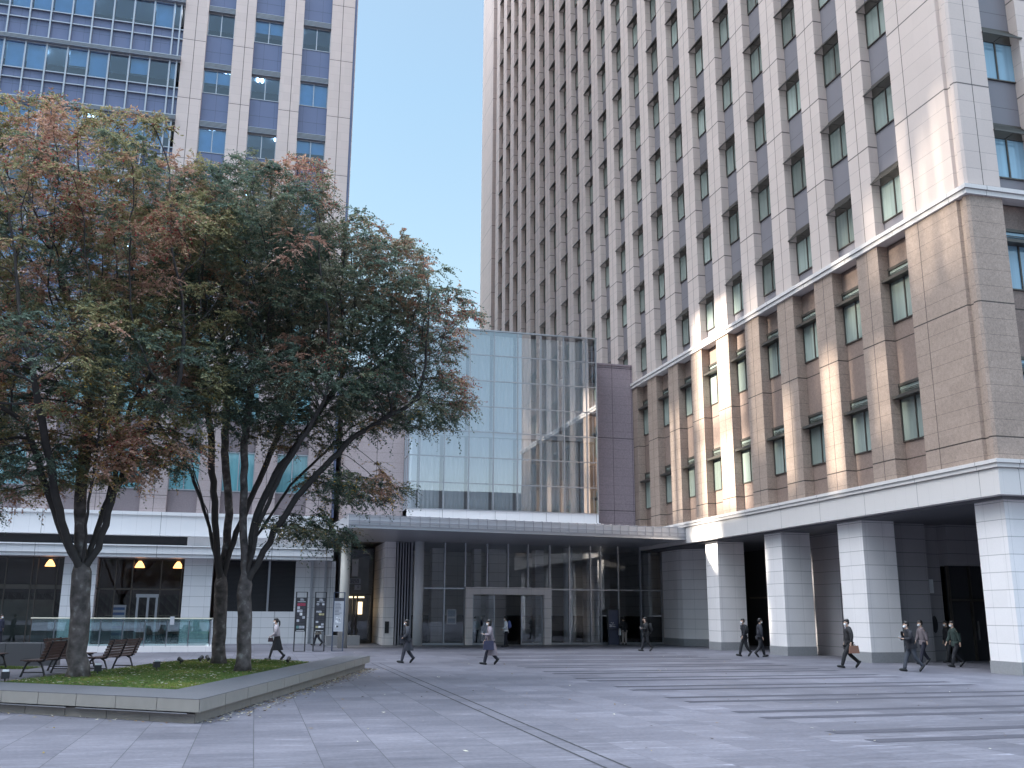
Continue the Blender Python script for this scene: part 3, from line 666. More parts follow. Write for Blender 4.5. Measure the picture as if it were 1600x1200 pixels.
for a, c in ((-9.3, -7.3), (-7.3, -5.7), (-5.7, -4.3), (-13, -11.14), (-15.8, -13), (-18.5, -15.8)):
    b = MB(); b.quad((a, YF, 0), (c, YF, 0), (c, YF, 5.1), (a, YF, 5.1)); lp('shop_pane', b, M['lobbyglass'])
b = MB(); b.box(-8.35, -7.55, YF + .3, YF + .34, .3, 2.3); lp('shop_banner', b, M['lfascia'])
b = MB()
for z in (.5, .9, 1.3, 1.7, 2.0): b.box(-8.28, -7.62, YF + .29, YF + .299, z, z + .16)
lp('banner_print', b, simple('banner_blue', (.12, .2, .4), .5))
b = MB(); b.box(-16.0, -11.4, YF + 1.4, YF + 1.5, .3, 1.6); b.box(-15, -12, YF + 2.2, YF + 2.4, 0, 2.6); b.box(-24, -4.3, YF + 3.2, YF + 3.3, 0, 3.0); lp('shop_furniture', b, simple('shop_furniture', (.10, .12, .10), .6, var=.5, scale=2))
for x in (-12.1, -7.0, -4.75):
    b = MB(); b.tube([(x, YF + .45, 4.55), (x, YF + .45, 4.75), (x, YF + .45, 4.95)], [.30, .22, .08], 16); p = lp('pendant_lamp', b, M['lampwarm'])

# ------------------------------------------------------------------ buildings round the plaza outside the frame (slab added for shade and sun patches; block mirrored in glass)
def front_with_gaps(x, y0, y1, z0, z1, holes, thick, mb):
    """solid wall in the plane X=x with rectangular through openings (ya, yb, za, zb)"""
    ys = sorted({y0, y1, *[h[0] for h in holes], *[h[1] for h in holes]}); zs = sorted({z0, z1, *[h[2] for h in holes], *[h[3] for h in holes]})
    for a, c in zip(ys, ys[1:]):
        for d, e in zip(zs, zs[1:]):
            my, mz = (a + c) / 2, (d + e) / 2
            if any(h[0] < my < h[1] and h[2] < mz < h[3] for h in holes): continue
            mb.box(x - thick, x, a, c, d, e)
XO = -140.0
def back(P):                                  # where the sun ray that lands on P crosses the screen building
    t = (P[0] - XO) / -S.x; return P[1] + S.y * t, P[2] + S.z * t
def hole(x, y0, y1, z0, z1):
    a = back((x, y0, z0)); c = back((x, y1, z1)); return (a[0], c[0], a[1], c[1])
holes = [hole(24.5, 46.7, 51.2, 12.4, 19.2), hole(24.5, 46.4, 51.0, 7.4, 12.0), hole(24.5, 49.0, 52.3, 4.9, 7.0),
         hole(27.6, 45.0, 46.3, .2, 2.0), hole(27.6, 45.0, 46.3, 3.0, 4.6)]  # openings invented to land sun patches on facade and arcade
for i in range(6): holes.append(hole(24.5, 28.6 + i * .95, 28.86 + i * .95, 14.5 + (i % 2), 22.0 - (i % 3) * 1.2))
for y_, w_, za, zb_ in ((33.6, .3, 9, 13), (37.1, .75, 7.6, 13.6), (38.8, .2, 12, 18), (41.2, .55, 8, 12.6), (43.9, .3, 10, 19), (35.6, .35, 14.5, 19)): holes.append(hole(24.5, y_, y_ + w_, za, zb_))
for i in range(4): holes.append(hole(24.5, 53.4 + i * 1.7, 53.9 + i * 1.7, 7.5, 14.5))
scr = thing('offscreen_building', 'unseen long slab added to shade the plaza, pierced to let sun patches through', 'building', (XO, 0, 0))
b = MB(); front_with_gaps(0, -120, 88, 0, 98, holes, .8, b)
link('wall', b.mesh('wall', stone('added_slab_stone', (.42, .38, .34), joints=(('z', 3, 4, .6, .25), ('u', 0, 3, .25, .5)))), scr)
bb = thing('offscreen_building', 'broad pale office block behind the camera on the far side of the plaza', 'building', (0, -75, 0))
b = MB(); b.box(-90, 140, -14, 0, 0, 26); b.box(-30, 10, -14, -2, 26, 30)
link('wall', b.mesh('wall', stone('block_stone', (.16, .155, .16), joints=(('z', 2.5, 3.8, 1.2, .75),))), bb)

# ------------------------------------------------------------------ planter
def line_isect(p, d, q, e):
    k = (d[0] * e[1] - d[1] * e[0]); t = ((q[0] - p[0]) * e[1] - (q[1] - p[1]) * e[0]) / k; return (p[0] + d[0] * t, p[1] + d[1] * t)
pl = thing('planter', 'low grey granite planter with a wide overhanging seat ledge round the lawn', 'planter', (-.8, 18, 0))
def pp(name, mb, mats, par=None): me = mb.mesh(name, mats); me.transform(Matrix.Translation((.8, -18, 0))); return link(name, me, par or pl)
C0, CL, CR = (-.85, 19.15), (-12.6, 27.9), (4.15, 36.3)
I0, IL, IR = (-1.43, 21.6), (-11.8, 29.3), (3.15, 36.6)
M['cap'] = simple('grey_granite_cap', (.105, .105, .115), .45, var=.18, scale=1.2, bump=.1, bscale=120)
M['capside'] = simple('grey_granite', (.25, .235, .215), .55, var=.12, scale=6, bump=.1, bscale=120)
M['base'] = simple('dark_granite_base', (.24, .22, .20), .6, var=.2, scale=4, bump=.1, bscale=120)
b = MB()
def strip(a, c, ai, ci, z0, z1, n, mb, gap=.006):
    for i in range(n):
        t0, t1 = i / n, (i + 1) / n; L = math.dist(a, c); g = gap / L
        q = lambda p, r, t: (p[0] + (r[0] - p[0]) * t, p[1] + (r[1] - p[1]) * t)
        mb.prism([q(a, c, t0 + g), q(a, c, t1 - g), q(ai, ci, t1 - g), q(ai, ci, t0 + g)], z0, z1)
strip(CL, C0, IL, I0, .205, .42, 15, b); strip(C0, CR, I0, IR, .205, .42, 12, b, .008)
pp('cap', b, M['capside'])
b = MB()
strip((CL[0] + .003, CL[1] + .003), (C0[0], C0[1] + .004), IL, I0, .421, .435, 1, b, 0); strip((C0[0] - .004, C0[1] + .01), (CR[0] - .004, CR[1]), I0, IR, .421, .435, 1, b, 0)
pp('cap_top', b, M['cap'])
B0, BL, BR = (-.92, 19.33), (-12.6, 28.03), (3.93, 35.9)
b = MB(); strip(BL, B0, IL, (-1.4, 21.5), 0, .165, 14, b); strip(B0, BR, (-1.4, 21.5), IR, 0, .175, 10, b); pp('base_wall', b, M['base'])
b = MB(); strip((BL[0] - .02, BL[1] - .1), (B0[0] - .05, B0[1] - .09), IL, (-1.4, 21.5), .166, .182, 5, b, .12); pp('metal_strip', b, M['alu'])
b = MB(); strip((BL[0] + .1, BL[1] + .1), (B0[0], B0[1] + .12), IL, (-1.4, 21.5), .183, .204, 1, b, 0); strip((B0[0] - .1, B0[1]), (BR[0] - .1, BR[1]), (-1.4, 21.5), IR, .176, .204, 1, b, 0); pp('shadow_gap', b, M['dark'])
lawn = [(x_ * 1.067, y_ * 1.067) for x_, y_ in [(-5.1, 23.1), (-1.34, 20.24), (1.72, 30.3), (1.2, 31.4), (.15, 32.3), (-.9, 32.75), (-1.7, 32.5), (-2.4, 31.2), (-3.0, 29.2), (-3.5, 27.4), (-4.1, 26.0), (-4.7, 24.2)]]
soil = MB(); soil.prism(lawn, 0, .40); pp('soil', soil, simple('soil', (.05, .055, .03), .9, var=.4, scale=6))
def inpoly(x, y, P):
    c = False; j = len(P) - 1
    for i in range(len(P)):
        if (P[i][1] > y) != (P[j][1] > y) and x < (P[j][0] - P[i][0]) * (y - P[i][1]) / (P[j][1] - P[i][1]) + P[i][0]: c = not c
        j = i
    return c
def attrmat(name, rough=.6, trans=.25, spec=.2):
    m = bpy.data.materials.new(name); m.use_nodes = True; nt = m.node_tree; nt.nodes.clear()
    o = N(nt, 'ShaderNodeOutputMaterial'); a = N(nt, 'ShaderNodeAttribute'); a.attribute_name = 'tone'
    p = N(nt, 'ShaderNodeBsdfPrincipled'); p.inputs['Roughness'].default_value = rough; p.inputs['Specular IOR Level'].default_value = spec; nt.links.new(a.outputs['Color'], p.inputs['Base Color'])
    t = N(nt, 'ShaderNodeBsdfTranslucent'); nt.links.new(a.outputs['Color'], t.inputs[0])
    mx = N(nt, 'ShaderNodeMixShader'); mx.inputs[0].default_value = trans; nt.links.new(p.outputs[0], mx.inputs[1]); nt.links.new(t.outputs[0], mx.inputs[2]); nt.links.new(mx.outputs[0], o.inputs[0]); return m
M['leaf'] = attrmat('leaf', .55, .42); M['grassblade'] = attrmat('grass_blade', .6, .2)
def leafmesh(name, V, nv, colors, mat):
    """V: (n*nv,3) vertices, faces of nv corners, colors (n,3)"""
    n = len(V) // nv; me = bpy.data.meshes.new(name); me.vertices.add(len(V)); me.vertices.foreach_set('co', np.asarray(V, np.float32).ravel())
    me.loops.add(len(V)); me.loops.foreach_set('vertex_index', np.arange(len(V), dtype=np.int32)); me.polygons.add(n)
    me.polygons.foreach_set('loop_start', np.arange(0, len(V), nv, dtype=np.int32)); me.update()
    at = me.attributes.new('tone', 'FLOAT_COLOR', 'FACE'); at.data.foreach_set('color', np.concatenate([colors, np.ones((n, 1))], 1).astype(np.float32).ravel())
    me.materials.append(mat); return me
def grass(name, poly, n, z, seed, h=.05):
    r = np.random.RandomState(seed); P = np.array(poly); out = []
    while len(out) < n:
        x = r.uniform(P[:, 0].min(), P[:, 0].max()); y = r.uniform(P[:, 1].min(), P[:, 1].max())
        if inpoly(x, y, poly): out.append((x, y))
    out = np.array(out); a = r.uniform(0, 6.28, n); hh = h * r.uniform(.5, 1.3, n); wd = .011; lean = r.uniform(-.6, .6, (n, 2)) * hh[:, None]
    A = np.stack([out[:, 0] - np.cos(a) * wd, out[:, 1] - np.sin(a) * wd, np.full(n, z)], 1); B = np.stack([out[:, 0] + np.cos(a) * wd, out[:, 1] + np.sin(a) * wd, np.full(n, z)], 1)
    Cc = np.stack([out[:, 0] + lean[:, 0], out[:, 1] + lean[:, 1], z + hh], 1)
    V = np.stack([A, B, Cc], 1).reshape(-1, 3)
    t = r.uniform(0, 1, (n, 1)); patch = (np.sin(out[:, 0:1] * 1.7 + 1) * np.sin(out[:, 1:2] * 1.3) * .5 + .5)
    c = np.array([.075, .16, .035]) * (1 - t) + np.array([.19, .22, .07]) * t; c = c * (.75 + .5 * patch) + np.array([.05, .02, 0]) * (patch > .8)
    return link(name, leafmesh(name, V, 3, c, M['grassblade']), kind='stuff')
grass('grass', lawn, 85000, .395, 1)
backlawn = [(-16, 40.2), (-7.4, 37.6), (-7.2, 39.0), (-16, 42.3)]
grass('grass', backlawn, 14000, .0, 2)
def scatter_leaves(name, pts, seed, s=.05):
    r = np.random.RandomState(seed); n = len(pts); V = []; P = np.array(pts)
    a = r.uniform(0, 6.28, n); L = s * r.uniform(.6, 1.3, n); W = L * .45; tz_ = r.uniform(0, .018, (n, 4))
    ux, uy = np.cos(a), np.sin(a)
    for dx, dy, k in ((-1, 0, 0), (0, -1, 1), (1, 0, 2), (0, 1, 3)):
        V.append(np.stack([P[:, 0] + ux * dx * L - uy * dy * W, P[:, 1] + uy * dx * L + ux * dy * W, P[:, 2] + tz_[:, k]], 1))
    V = np.stack(V, 1).reshape(-1, 3); t = r.uniform(0, 1, (n, 1)); q = r.uniform(0, 1, (n, 1))
    c = np.array([.35, .28, .10]) * t + np.array([.22, .12, .06]) * (1 - t); c = np.where(q < .3, np.array([.55, .52, .42]), c); c = np.where(q > .8, np.array([.06, .04, .03]), c)
    return link(name, leafmesh(name, V, 4, c, M['leaf']), kind='stuff')
r = random.Random(3); pts = []
while len(pts) < 1500:
    x = r.uniform(-5.5, 2); y = r.uniform(21, 35)
    if inpoly(x, y, lawn): pts.append((x, y, .445))
for i in range(900):      # heaped along the foot of the planter's right side
    t = r.random() ** .8; d = abs(r.gauss(0, .28)) + .03; pts.append((B0[0] + (BR[0] - B0[0]) * t + .96 * d, B0[1] + (BR[1] - B0[1]) * t - .28 * d, .008))
for i in range(60):
    t = r.random(); d = abs(r.gauss(0, .2)) + .02; pts.append((B0[0] + (BL[0] - B0[0]) * t * .6 - .6 * d, B0[1] + (BL[1] - B0[1]) * t * .6 - .8 * d, .008))
for i in range(260): pts.append((r.uniform(-6, 20), r.uniform(12, 50), .006))
scatter_leaves('fallen_leaves', pts, 4, .042)
# small ground spotlights and tags in the lawn
def spot(x, y, rz, lab, kind):
    t = thing('garden_spotlight', lab, 'spotlight', (x * 1.055, y * 1.055, .4), rz, 'spotlights in the lawn'); t.scale = (.85, .85, .85)
    M_ = MB(); M_.box(-.02, .02, -.02, .02, 0, .10); link('stake', M_.mesh('stake', M['metal']), t)
    M_ = MB(); 
    if kind: M_.tube([(-.09, 0, .13), (.09, 0, .21)], [.055, .075], 12)
    else: M_.box(-.10, .10, -.07, .07, .10, .28)
    link('lamp_head', M_.mesh('lamp_head', M['metal']), t)
    M_ = MB(); M_.box(-.075, .075, -.05, .05, .281, .33) if not kind else M_.tube([(.091, 0, .21), (.10, 0, .214)], [.06, .06], 12)
    link('lens', M_.mesh('lens', M['paintw']), t)
for a in ((-5.05, 23.5, .3, 'small black box light with pale top at the left tip of the lawn', 0), (-3.55, 25.9, .2, 'small black box light with pale top beside the nearer bench', 0), (-2.35, 27.4, .4, 'small black box light with pale top alone in the middle of the lawn edge', 0),
          (-1.95, 30.2, 2.5, 'flat black spotlight tilted up at the back edge of the lawn', 1), (-1.45, 31.2, 1.0, 'round black spotlight on a stake, left of the pair near the trunks', 1), (-1.25, 31.3, 2.0, 'round black spotlight on a stake, right of the pair near the trunks', 1), (1.05, 29.9, 1.2, 'black spotlight by the right end of the lawn behind the ledge', 1)): spot(*a)

# ------------------------------------------------------------------ benches
M['wood'] = simple('red_brown_wood', (.075, .042, .035), .5, var=.25, scale=8)
def bench():
    t = thing('bench', '', 'bench', group='wooden benches by the lawn')
    L = 1.95
    s = MB()
    for i in range(6): s.box(-.22 + i * .078 - .02, -.22 + i * .078 + .05, -L / 2, L / 2, .415 + (.01 if i in (0,) else 0), .445)
    link('seat', s.mesh('seat', M['wood']), t)
    s = MB()
    for i in range(6):
        z = .50 + i * .075; x = .235 + (z - .45) * .36; s.box(x - .012, x + .018, -L / 2, L / 2, z - .032, z + .032)
    link('backrest', s.mesh('backrest', M['wood']), t)
    for y in (-L / 2 + .22, 0, L / 2 - .22):
        s = MB(); s.bar((.24, y, .42), (.415, y, .93), .035, .05); s.bar((-.24, y, .405), (.25, y, .405), .04, .03)
        link('bracket', s.mesh('bracket', M['metal']), t)
    for y in (-L / 2 + .22, L / 2 - .22):
        for sx in (-1, 1):
            s = MB(); s.tube([(sx * .10 + .0, y, .40), (sx * .19, y, .34), (sx * .25, y, .18), (sx * .31, y, .0)], [.03, .028, .024, .03], 6); link('leg', s.mesh('leg', M['metal']), t)
        s = MB(); s.bar((-.26, y, .12), (.26, y, .12), .03, .03); link('brace', s.mesh('brace', M['metal']), t)
    return t
b1 = bench()
for i, (x, y, rz, lab) in enumerate(((-6.15, 34.3, -8, 'red brown slatted bench with its back to the planter, left of the big trunk'), (-4.55, 36.0, -10, 'red brown slatted bench standing clear between the two trunks'),
                        (-6.0, 37.6, 172, 'taller looking slatted bench back to back behind the one left of the trunk'), (-8.75, 37.4, 178, 'bench cut by the left edge of the picture'))):
    o = b1 if i == 0 else copy_tree(b1)
    o.location = (x, y, 0); o.rotation_euler = (0, 0, R_(rz - 6)); o['label'] = lab; o.scale = (1.2, 1.35, 1.15)

# low stone wall on the left, railing with its kerb
wl = MB(); wl.box(-22, -6.9, 40.0, 40.6, 0, .80); wl.build('stone_wall', stone('grey_wall_stone', (.13, .13, .14), joints=(('x', -7.5, 1.2, .02, .3),)), label='long low dark grey stone wall behind the benches at the left', cat='wall')
rail = thing('glass_railing', 'green tinted glass railing with a bright metal handrail in front of the shop fronts', 'railing', (-10.4, 52, 0))
def rp(name, mb, mats): me = mb.mesh(name, mats); me.transform(Matrix.Translation((10.4, -52, 0))); return link(name, me, rail)
b = MB(); b.box(-10.6, -1.9, 51.8, 52.2, 0, .26); b.box(-2.3, -1.9, 52.2, 55.8, 0, .26); b.box(-10.6, -1.9, 55.8, 56.1, 0, .26); rp('kerb', b, M['column'])
px_ = [-10.3 + 1.03 * i for i in range(9)]
for x in px_[1:]: b = MB(); b.box(x - .03, x + .03, 52.05, 52.12, .26, 1.5); rp('post', b, M['alu'])
for a, c in zip(px_, px_[1:]):
    b = MB(); b.box(a + .03, c - .03, 51.97, 51.985, .30, 1.55); rp('glass_panel', b, M['railglass'])
b = MB(); b.box(-2.05, -2.035, 52.2, 55.7, .3, 1.55); rp('glass_panel', b, M['railglass']); b = MB(); b.box(-10.3, -2.1, 55.95, 55.97, .3, 1.55); rp('glass_panel', b, M['railglass'])
M['handrail'] = simple('polished_handrail', (.75, .70, .55), .3, .6)
b = MB(); b.tube([(-10.35, 52, 1.6), (-2.05, 52, 1.6), (-2.04, 55.9, 1.6)], .03, 8); rp('handrail', b, M['handrail'])
b = MB(); b.box(-4.0, -3.8, 51.9, 51.94, 1.3, 1.7); rp('notice', b, M['sheetw'])

# ------------------------------------------------------------------ directory stands
def stand(x, y, seed, lab, style):
    t = thing('directory_stand', lab, 'sign', (x, y, 0), 0, 'slim directory stands by the entrance')
    W, H = .60, 2.95; b = MB()
    for sx in (-W / 2, W / 2 - .06): b.box(sx, sx + .06, -.04, .04, 0, H)
    b.box(-W / 2, W / 2, -.04, .04, H - .03, H); b.box(-W / 2, W / 2, -.035, .035, 0, .03)
    link('frame', b.mesh('frame', M['metal'] if style != 2 else M['slate']), t)
    b = MB(); b.box(-W / 2 + .06, W / 2 - .06, -.03, .03, .98, 2.66); pn = link('panel', b.mesh('panel', M['ink'] if style != 2 else M['sheetw']), t)
    r = random.Random(seed); cols = [M['sheetw'], M['red'], M['ink2'], M['tealp'], M['ochre'], M['paintw']]
    b = MB()
    if style != 2:
        b.box(-.20, .20, -.036, -.031, 2.44, 2.47, 0)
        wts = [0, 0, 0, 5, 2, 4 if style else 3, 2, 2, 2]
        for row in range(8 if style == 0 else 10):
            hh = .125 if style == 0 else .095; z = 2.38 - row * (.16 if style == 0 else .125)
            for c_ in range(3):
                x0 = -.20 + c_ * .137; b.box(x0, x0 + .125, -.036, -.031, z - hh, z, r.choice(wts) if not (style == 0 and row == 0) else 1)
                if r.random() < .7: zz = z - hh / 2 + r.uniform(-.02, .02); b.box(x0 + .015, x0 + .11 - r.random() * .05, -.041, -.037, zz - .012, zz + .012, 2)
        b.box(-.20, .20, -.036, -.031, 1.02, 1.04, 5)
        b.box(-.07, .12, -.036, -.031, 2.52, 2.56, 0); b.box(-.07, .08, -.036, -.031, 2.58, 2.61, 0)
    else:
        b.box(-.24, .24, -.036, -.031, 2.50, 2.66, 2)
        for k in range(9): b.box(-.20, -.20 + r.uniform(.2, .38), -.036, -.031, 2.38 - k * .07, 2.40 - k * .07, 2)
        for k in range(16): a = r.uniform(-.18, .08); z = r.uniform(1.12, 1.6); b.box(a, a + r.uniform(.03, .12), -.036 - k * .0002, -.031, z, z + r.uniform(.02, .12), r.choice([2, 5, 0]))
    link('print', b.mesh('print', cols), pn)
M['slate'] = simple('blue_grey_metal', (.08, .10, .15), .4, .4); M['red'] = simple('red_print', (.35, .04, .08), .5); M['ink2'] = simple('dark_print', (.05, .05, .06), .5); M['tealp'] = simple('teal_print', (.15, .32, .32), .5); M['ochre'] = simple('ochre_print', (.45, .40, .22), .5)
stand(2.32, 51.7, 1, 'black slim directory stand with red tiles at its top, leftmost of three', 0); stand(3.28, 51.7, 2, 'black slim directory stand with rows of pale yellow tiles, middle of three', 1); stand(4.22, 51.7, 3, 'blue grey slim stand with a map panel, beside the round cream column', 2)
# kiosk outside the lobby glass
t = thing('information_kiosk', 'tall dark blue information kiosk standing against the lobby glass', 'kiosk', (22.2, 59.8, 0))
b = MB(); b.box(-.33, .33, -.12, .12, 0, 1.0); link('base', b.mesh('base', simple('kiosk_blue', (.05, .06, .10), .4)), t)
b = MB(); b.box(-.38, -.33, -.1, .1, .95, 2.2); b.box(.33, .38, -.1, .1, 0, 2.2); b.box(-.33, .33, -.1, .1, 2.14, 2.2); b.box(-.36, .36, -.3, .1, .96, 1.0); link('frame', b.mesh('frame', M['metal']), t)
b = MB(); b.box(-.33, .33, -.05, 0, 1.0, 2.14); sc_ = link('screen', b.mesh('screen', simple('kiosk_screen', (.07, .08, .13), .2)), t)
b = MB(); r = random.Random(9)
for k in range(14): a = r.uniform(-.28, .1); z = r.uniform(1.08, 1.4); b.box(a, a + r.uniform(.04, .15), -.056, -.051, z, z + r.uniform(.015, .05))
link('map_print', b.mesh('map_print', M['sheetw']), sc_)

# ------------------------------------------------------------------ trees (zelkovas): limbs grown towards points spread through each crown
def bark():
    m, nt, b = newmat('bark'); g = pos(nt); n = N(nt, 'ShaderNodeTexNoise'); n.inputs['Scale'].default_value = 5; n.inputs['Detail'].default_value = 6; nt.links.new(g.outputs['Position'], n.inputs['Vector'])
    cr = N(nt, 'ShaderNodeValToRGB'); E_ = cr.color_ramp.elements; E_[0].position = .35; E_[0].color = (.045, .038, .036, 1); E_[1].position = .60; E_[1].color = (.12, .10, .095, 1); e = E_.new(.72); e.color = (.24, .23, .22, 1)
    nt.links.new(n.outputs[0], cr.inputs[0]); nt.links.new(cr.outputs[0], b.inputs['Base Color']); b.inputs['Roughness'].default_value = .85
    bm = N(nt, 'ShaderNodeBump'); bm.inputs['Strength'].default_value = .6; bm.inputs['Distance'].default_value = .03; nt.links.new(n.outputs[0], bm.inputs['Height']); nt.links.new(bm.outputs[0], b.inputs['Normal'])
    return m
M['bark'] = bark(); M['darkbark'] = simple('dark_bark', (.040, .034, .033), .85, var=.4, scale=6)
def grow(name, lab, base, limbs, ells, n_att, seed, red, trunk_r, warm=0.0, dens=1.0, leafdens=1.0):
    """base: root point; limbs: lists of points (the seed skeleton); ells: (centre, radii, weight)"""
    r = np.random.RandomState(seed); base = np.array(base, float)
    P = []; par = []
    def add(p, q): P.append(np.array(p, float)); par.append(q); return len(P) - 1
    root = add(base, -1)
    def walk(i, q):
        a = P[i].copy(); b_ = np.array(q, float); L = np.linalg.norm(b_ - a); k = max(1, int(round(L / .30)))
        for t in range(1, k + 1):
            j = r.normal(0, .018, 3) * (t < k); i = add(a + (b_ - a) * t / k + j, i)
        return i
    ids = {}
    for L in limbs:                       # each limb: (name, from, [points])
        i = root if L[1] is None else ids[L[1]]
        for q in L[2]: i = walk(i, q)
        ids[L[0]] = i
    fork = min(p[2] for i, p in enumerate(P) if par.count(i) > 1) if len(limbs) > 1 else 3
    A = []
    W = np.array([e[2] for e in ells], float); W /= W.sum()
    for e, w_ in zip(ells, W):
        c, rad = np.array(e[0], float), np.array(e[1], float); k = int(n_att * w_)
        d = r.normal(0, 1, (k, 3)); d /= np.linalg.norm(d, axis=1)[:, None]; u = r.uniform(0, 1, (k, 1)) ** .42
        A.append(c + d * u * rad)
    A = np.concatenate(A); A = A[A[:, 2] > 2.6]
    near = np.full(len(A), -1); nd = np.full(len(A), 1e9)
    def upd(lo):
        nonlocal near, nd
        Q = np.array(P[lo:])
        for s0 in range(0, len(Q), 400):
            q = Q[s0:s0 + 400]; D = np.linalg.norm(A[:, None, :] - q[None], axis=2); j = D.argmin(1); dm = D[np.arange(len(A)), j]
            m = dm < nd; nd[m] = dm[m]; near[m] = lo + s0 + j[m]
    i0 = [i for i in range(len(P)) if P[i][2] > fork - .2]
    upd(0); step = .26; alive = np.ones(len(A), bool); last = -1
    kids = {}
    for it in range(150):
        stuck = set()
        alive &= nd > .30
        if not alive.any(): break
        idx = np.where(alive)[0]; tgt = near[idx]; dirs = A[idx] - np.array([P[t] for t in tgt]); dirs /= np.linalg.norm(dirs, axis=1)[:, None]
        acc = {}
        for t, d in zip(tgt, dirs):
            if P[t][2] < fork - .1 : continue
            acc.setdefault(t, []).append(d)
        lo = len(P)
        for t, ds in acc.items():
            v = np.sum(ds, 0); pv = P[t] - P[par[t]] if par[t] >= 0 else np.array([0, 0, 1.]); pv = pv / (np.linalg.norm(pv) + 1e-9)
            v = v / (np.linalg.norm(v) + 1e-9) + pv * .55 + r.normal(0, .10, 3); v /= np.linalg.norm(v)
            q = P[t] + v * step
            if kids.get(t) and min(np.linalg.norm(q - P[c_]) for c_ in kids[t]) < .11:
                stuck.add(t); continue
            kids.setdefault(t, []).append(add(q, t))
        if stuck: 
            for q_ in np.where(alive)[0]:
                if near[q_] in stuck: alive[q_] = nd[q_] > 1.2; nd[q_] = nd[q_] if alive[q_] else 0
        if (len(P) == lo and not stuck) or len(P) > 14000: break
        if len(P) > lo: upd(lo)
    n = len(P); P_ = np.array(P); ch = [[] for _ in range(n)]
    for i in range(1, n): ch[par[i]].append(i)
    rad = np.zeros(n); lvl = np.zeros(n, int)
    for i in range(n - 1, -1, -1):
        if not ch[i]: rad[i] = .0075; lvl[i] = 0
        else: rad[i] = (sum(rad[c] ** 1.95 for c in ch[i])) ** (1 / 1.95); lvl[i] = 1 + max(lvl[c] for c in ch[i])
    rad *= trunk_r / rad[0]; rad = np.maximum(rad, .006)
    flare = np.clip(1 - (P_[:, 2] - base[2]) / .5, 0, 1); rad = rad * (1 + .35 * flare ** 2)
    t = thing(name, lab, 'tree', tuple(base), 0, 'zelkova trees on the plaza')
    tb = MB(); bb_ = MB()
    # main chains
    chains = []; st = [(root, None)]
    while st:
        s0, first = st.pop(); path = [s0] if first is None else [s0, first]; j = path[-1]
        if first is not None and len(ch[j]) > 1:
            k = max(ch[j], key=lambda z: rad[z]); st += [(j, o) for o in ch[j] if o != k]
        while ch[j]:
            k = max(ch[j], key=lambda z: rad[z])
            if not (first is not None and j == first and len(path) == 2) and len(ch[j]) > 1: st += [(j, o) for o in ch[j] if o != k]
            path.append(k); j = k
        chains.append(path)
    for path in chains:
        pts = [P_[q] - base for q in path]; rr = [rad[q] for q in path]
        if len(path) > 1 and path[0] != root: rr[0] = min(rr[0], rr[1] * 1.25)
        big = max(rr) > .06
        if big and path[0] == root:
            rr2 = rr; tb.tube(pts, rr2, 14)
        else: bb_.tube(pts, rr, 9 if big else (5 if max(rr) > .02 else 3), cap=False)
    link('trunk', tb.mesh('trunk', M['bark'], True), t); link('branches', bb_.mesh('branches', M['darkbark'], True), t)
    print('TREE', n, len(A), int(alive.sum()))
    # leaves: drooping sprays off every thin twig node
    src = np.array([i for i in range(1, n) if lvl[i] <= 5 and rad[i] < .04 and P_[i][2] > 2.7])
    V = []; K = []
    cen = np.mean([e[0] for e in ells], 0)
    S_ = np.repeat(src, max(1, int(round(6 * dens)))); ns = len(S_)
    d0 = P_[S_] - P_[np.array(par)[S_]]; d0 /= np.linalg.norm(d0, axis=1)[:, None] + 1e-9
    d = d0 * .6 + r.normal(0, .55, (ns, 3)); d[:, 2] = d[:, 2] * .5 + .05; d /= np.linalg.norm(d, axis=1)[:, None]
    L = r.uniform(.25, .68, ns)
    # tone field: slow variation through the crown plus reds where the photograph turns
    def field(p, s_, sd): return np.sin(p[:, 0] * s_ + sd) * np.sin(p[:, 1] * s_ * 1.3 + sd * 2.1) * np.sin(p[:, 2] * s_ * 1.1 + sd * .7)
    f1 = field(P_[S_], 1.1, seed) ; f2 = field(P_[S_], 2.7, seed + 1.7); hgt = (P_[S_][:, 2] - 4) / 10
    nl = int(17 * leafdens)
    green = np.array([.088, .105, .065]); dgreen = np.array([.060, .082, .062]); olive = np.array([.150, .138, .070]) if warm > 0 else np.array([.115, .112, .078]); rust = np.array([.21, .135, .08]); pink = np.array([.27, .165, .125]); crim = np.array([.17, .035, .035]); gold = np.array([.26, .165, .04])
    for k in range(nl):
        tt = (k + .6) / nl; side = 1 if k % 2 else -1
        c = P_[S_] + d * (L * tt)[:, None]; c[:, 2] -= (L * tt) ** 2 * .9
        sd = np.cross(d, [0, 0, 1.]); sd /= np.linalg.norm(sd, axis=1)[:, None] + 1e-9
        ld = sd * side * .75 + d * .45 + r.normal(0, .28, (ns, 3)); ld[:, 2] -= .35; ld /= np.linalg.norm(ld, axis=1)[:, None]
        nn = np.cross(ld, r.normal(0, .5, (ns, 3)) + [0, 0, 1.]); nn /= np.linalg.norm(nn, axis=1)[:, None] + 1e-9
        ln = (r.uniform(.062, .108, ns))[:, None]; wd = ln * .25
        a = c; b_ = c + ld * ln * .45 + nn * wd; e = c + ld * ln; g_ = c + ld * ln * .45 - nn * wd
        V.append(np.stack([a, b_, e, g_], 1))
        q = f1 * 1.1 + .5 * f2 + r.normal(0, .09, ns) + hgt * .22 + warm
        rf = np.zeros(ns)
        for (cc, R2, wgt) in red: rf = np.maximum(rf, wgt * np.clip(1.25 - np.linalg.norm((c - np.array(cc)) / np.array(R2), axis=1), 0, 1))
        col = np.where((q < -.05)[:, None], dgreen, green); col = np.where((q > .10)[:, None], olive, col); col = np.where((q > .52)[:, None], rust, col); col = np.where((q > .72)[:, None], pink, col)
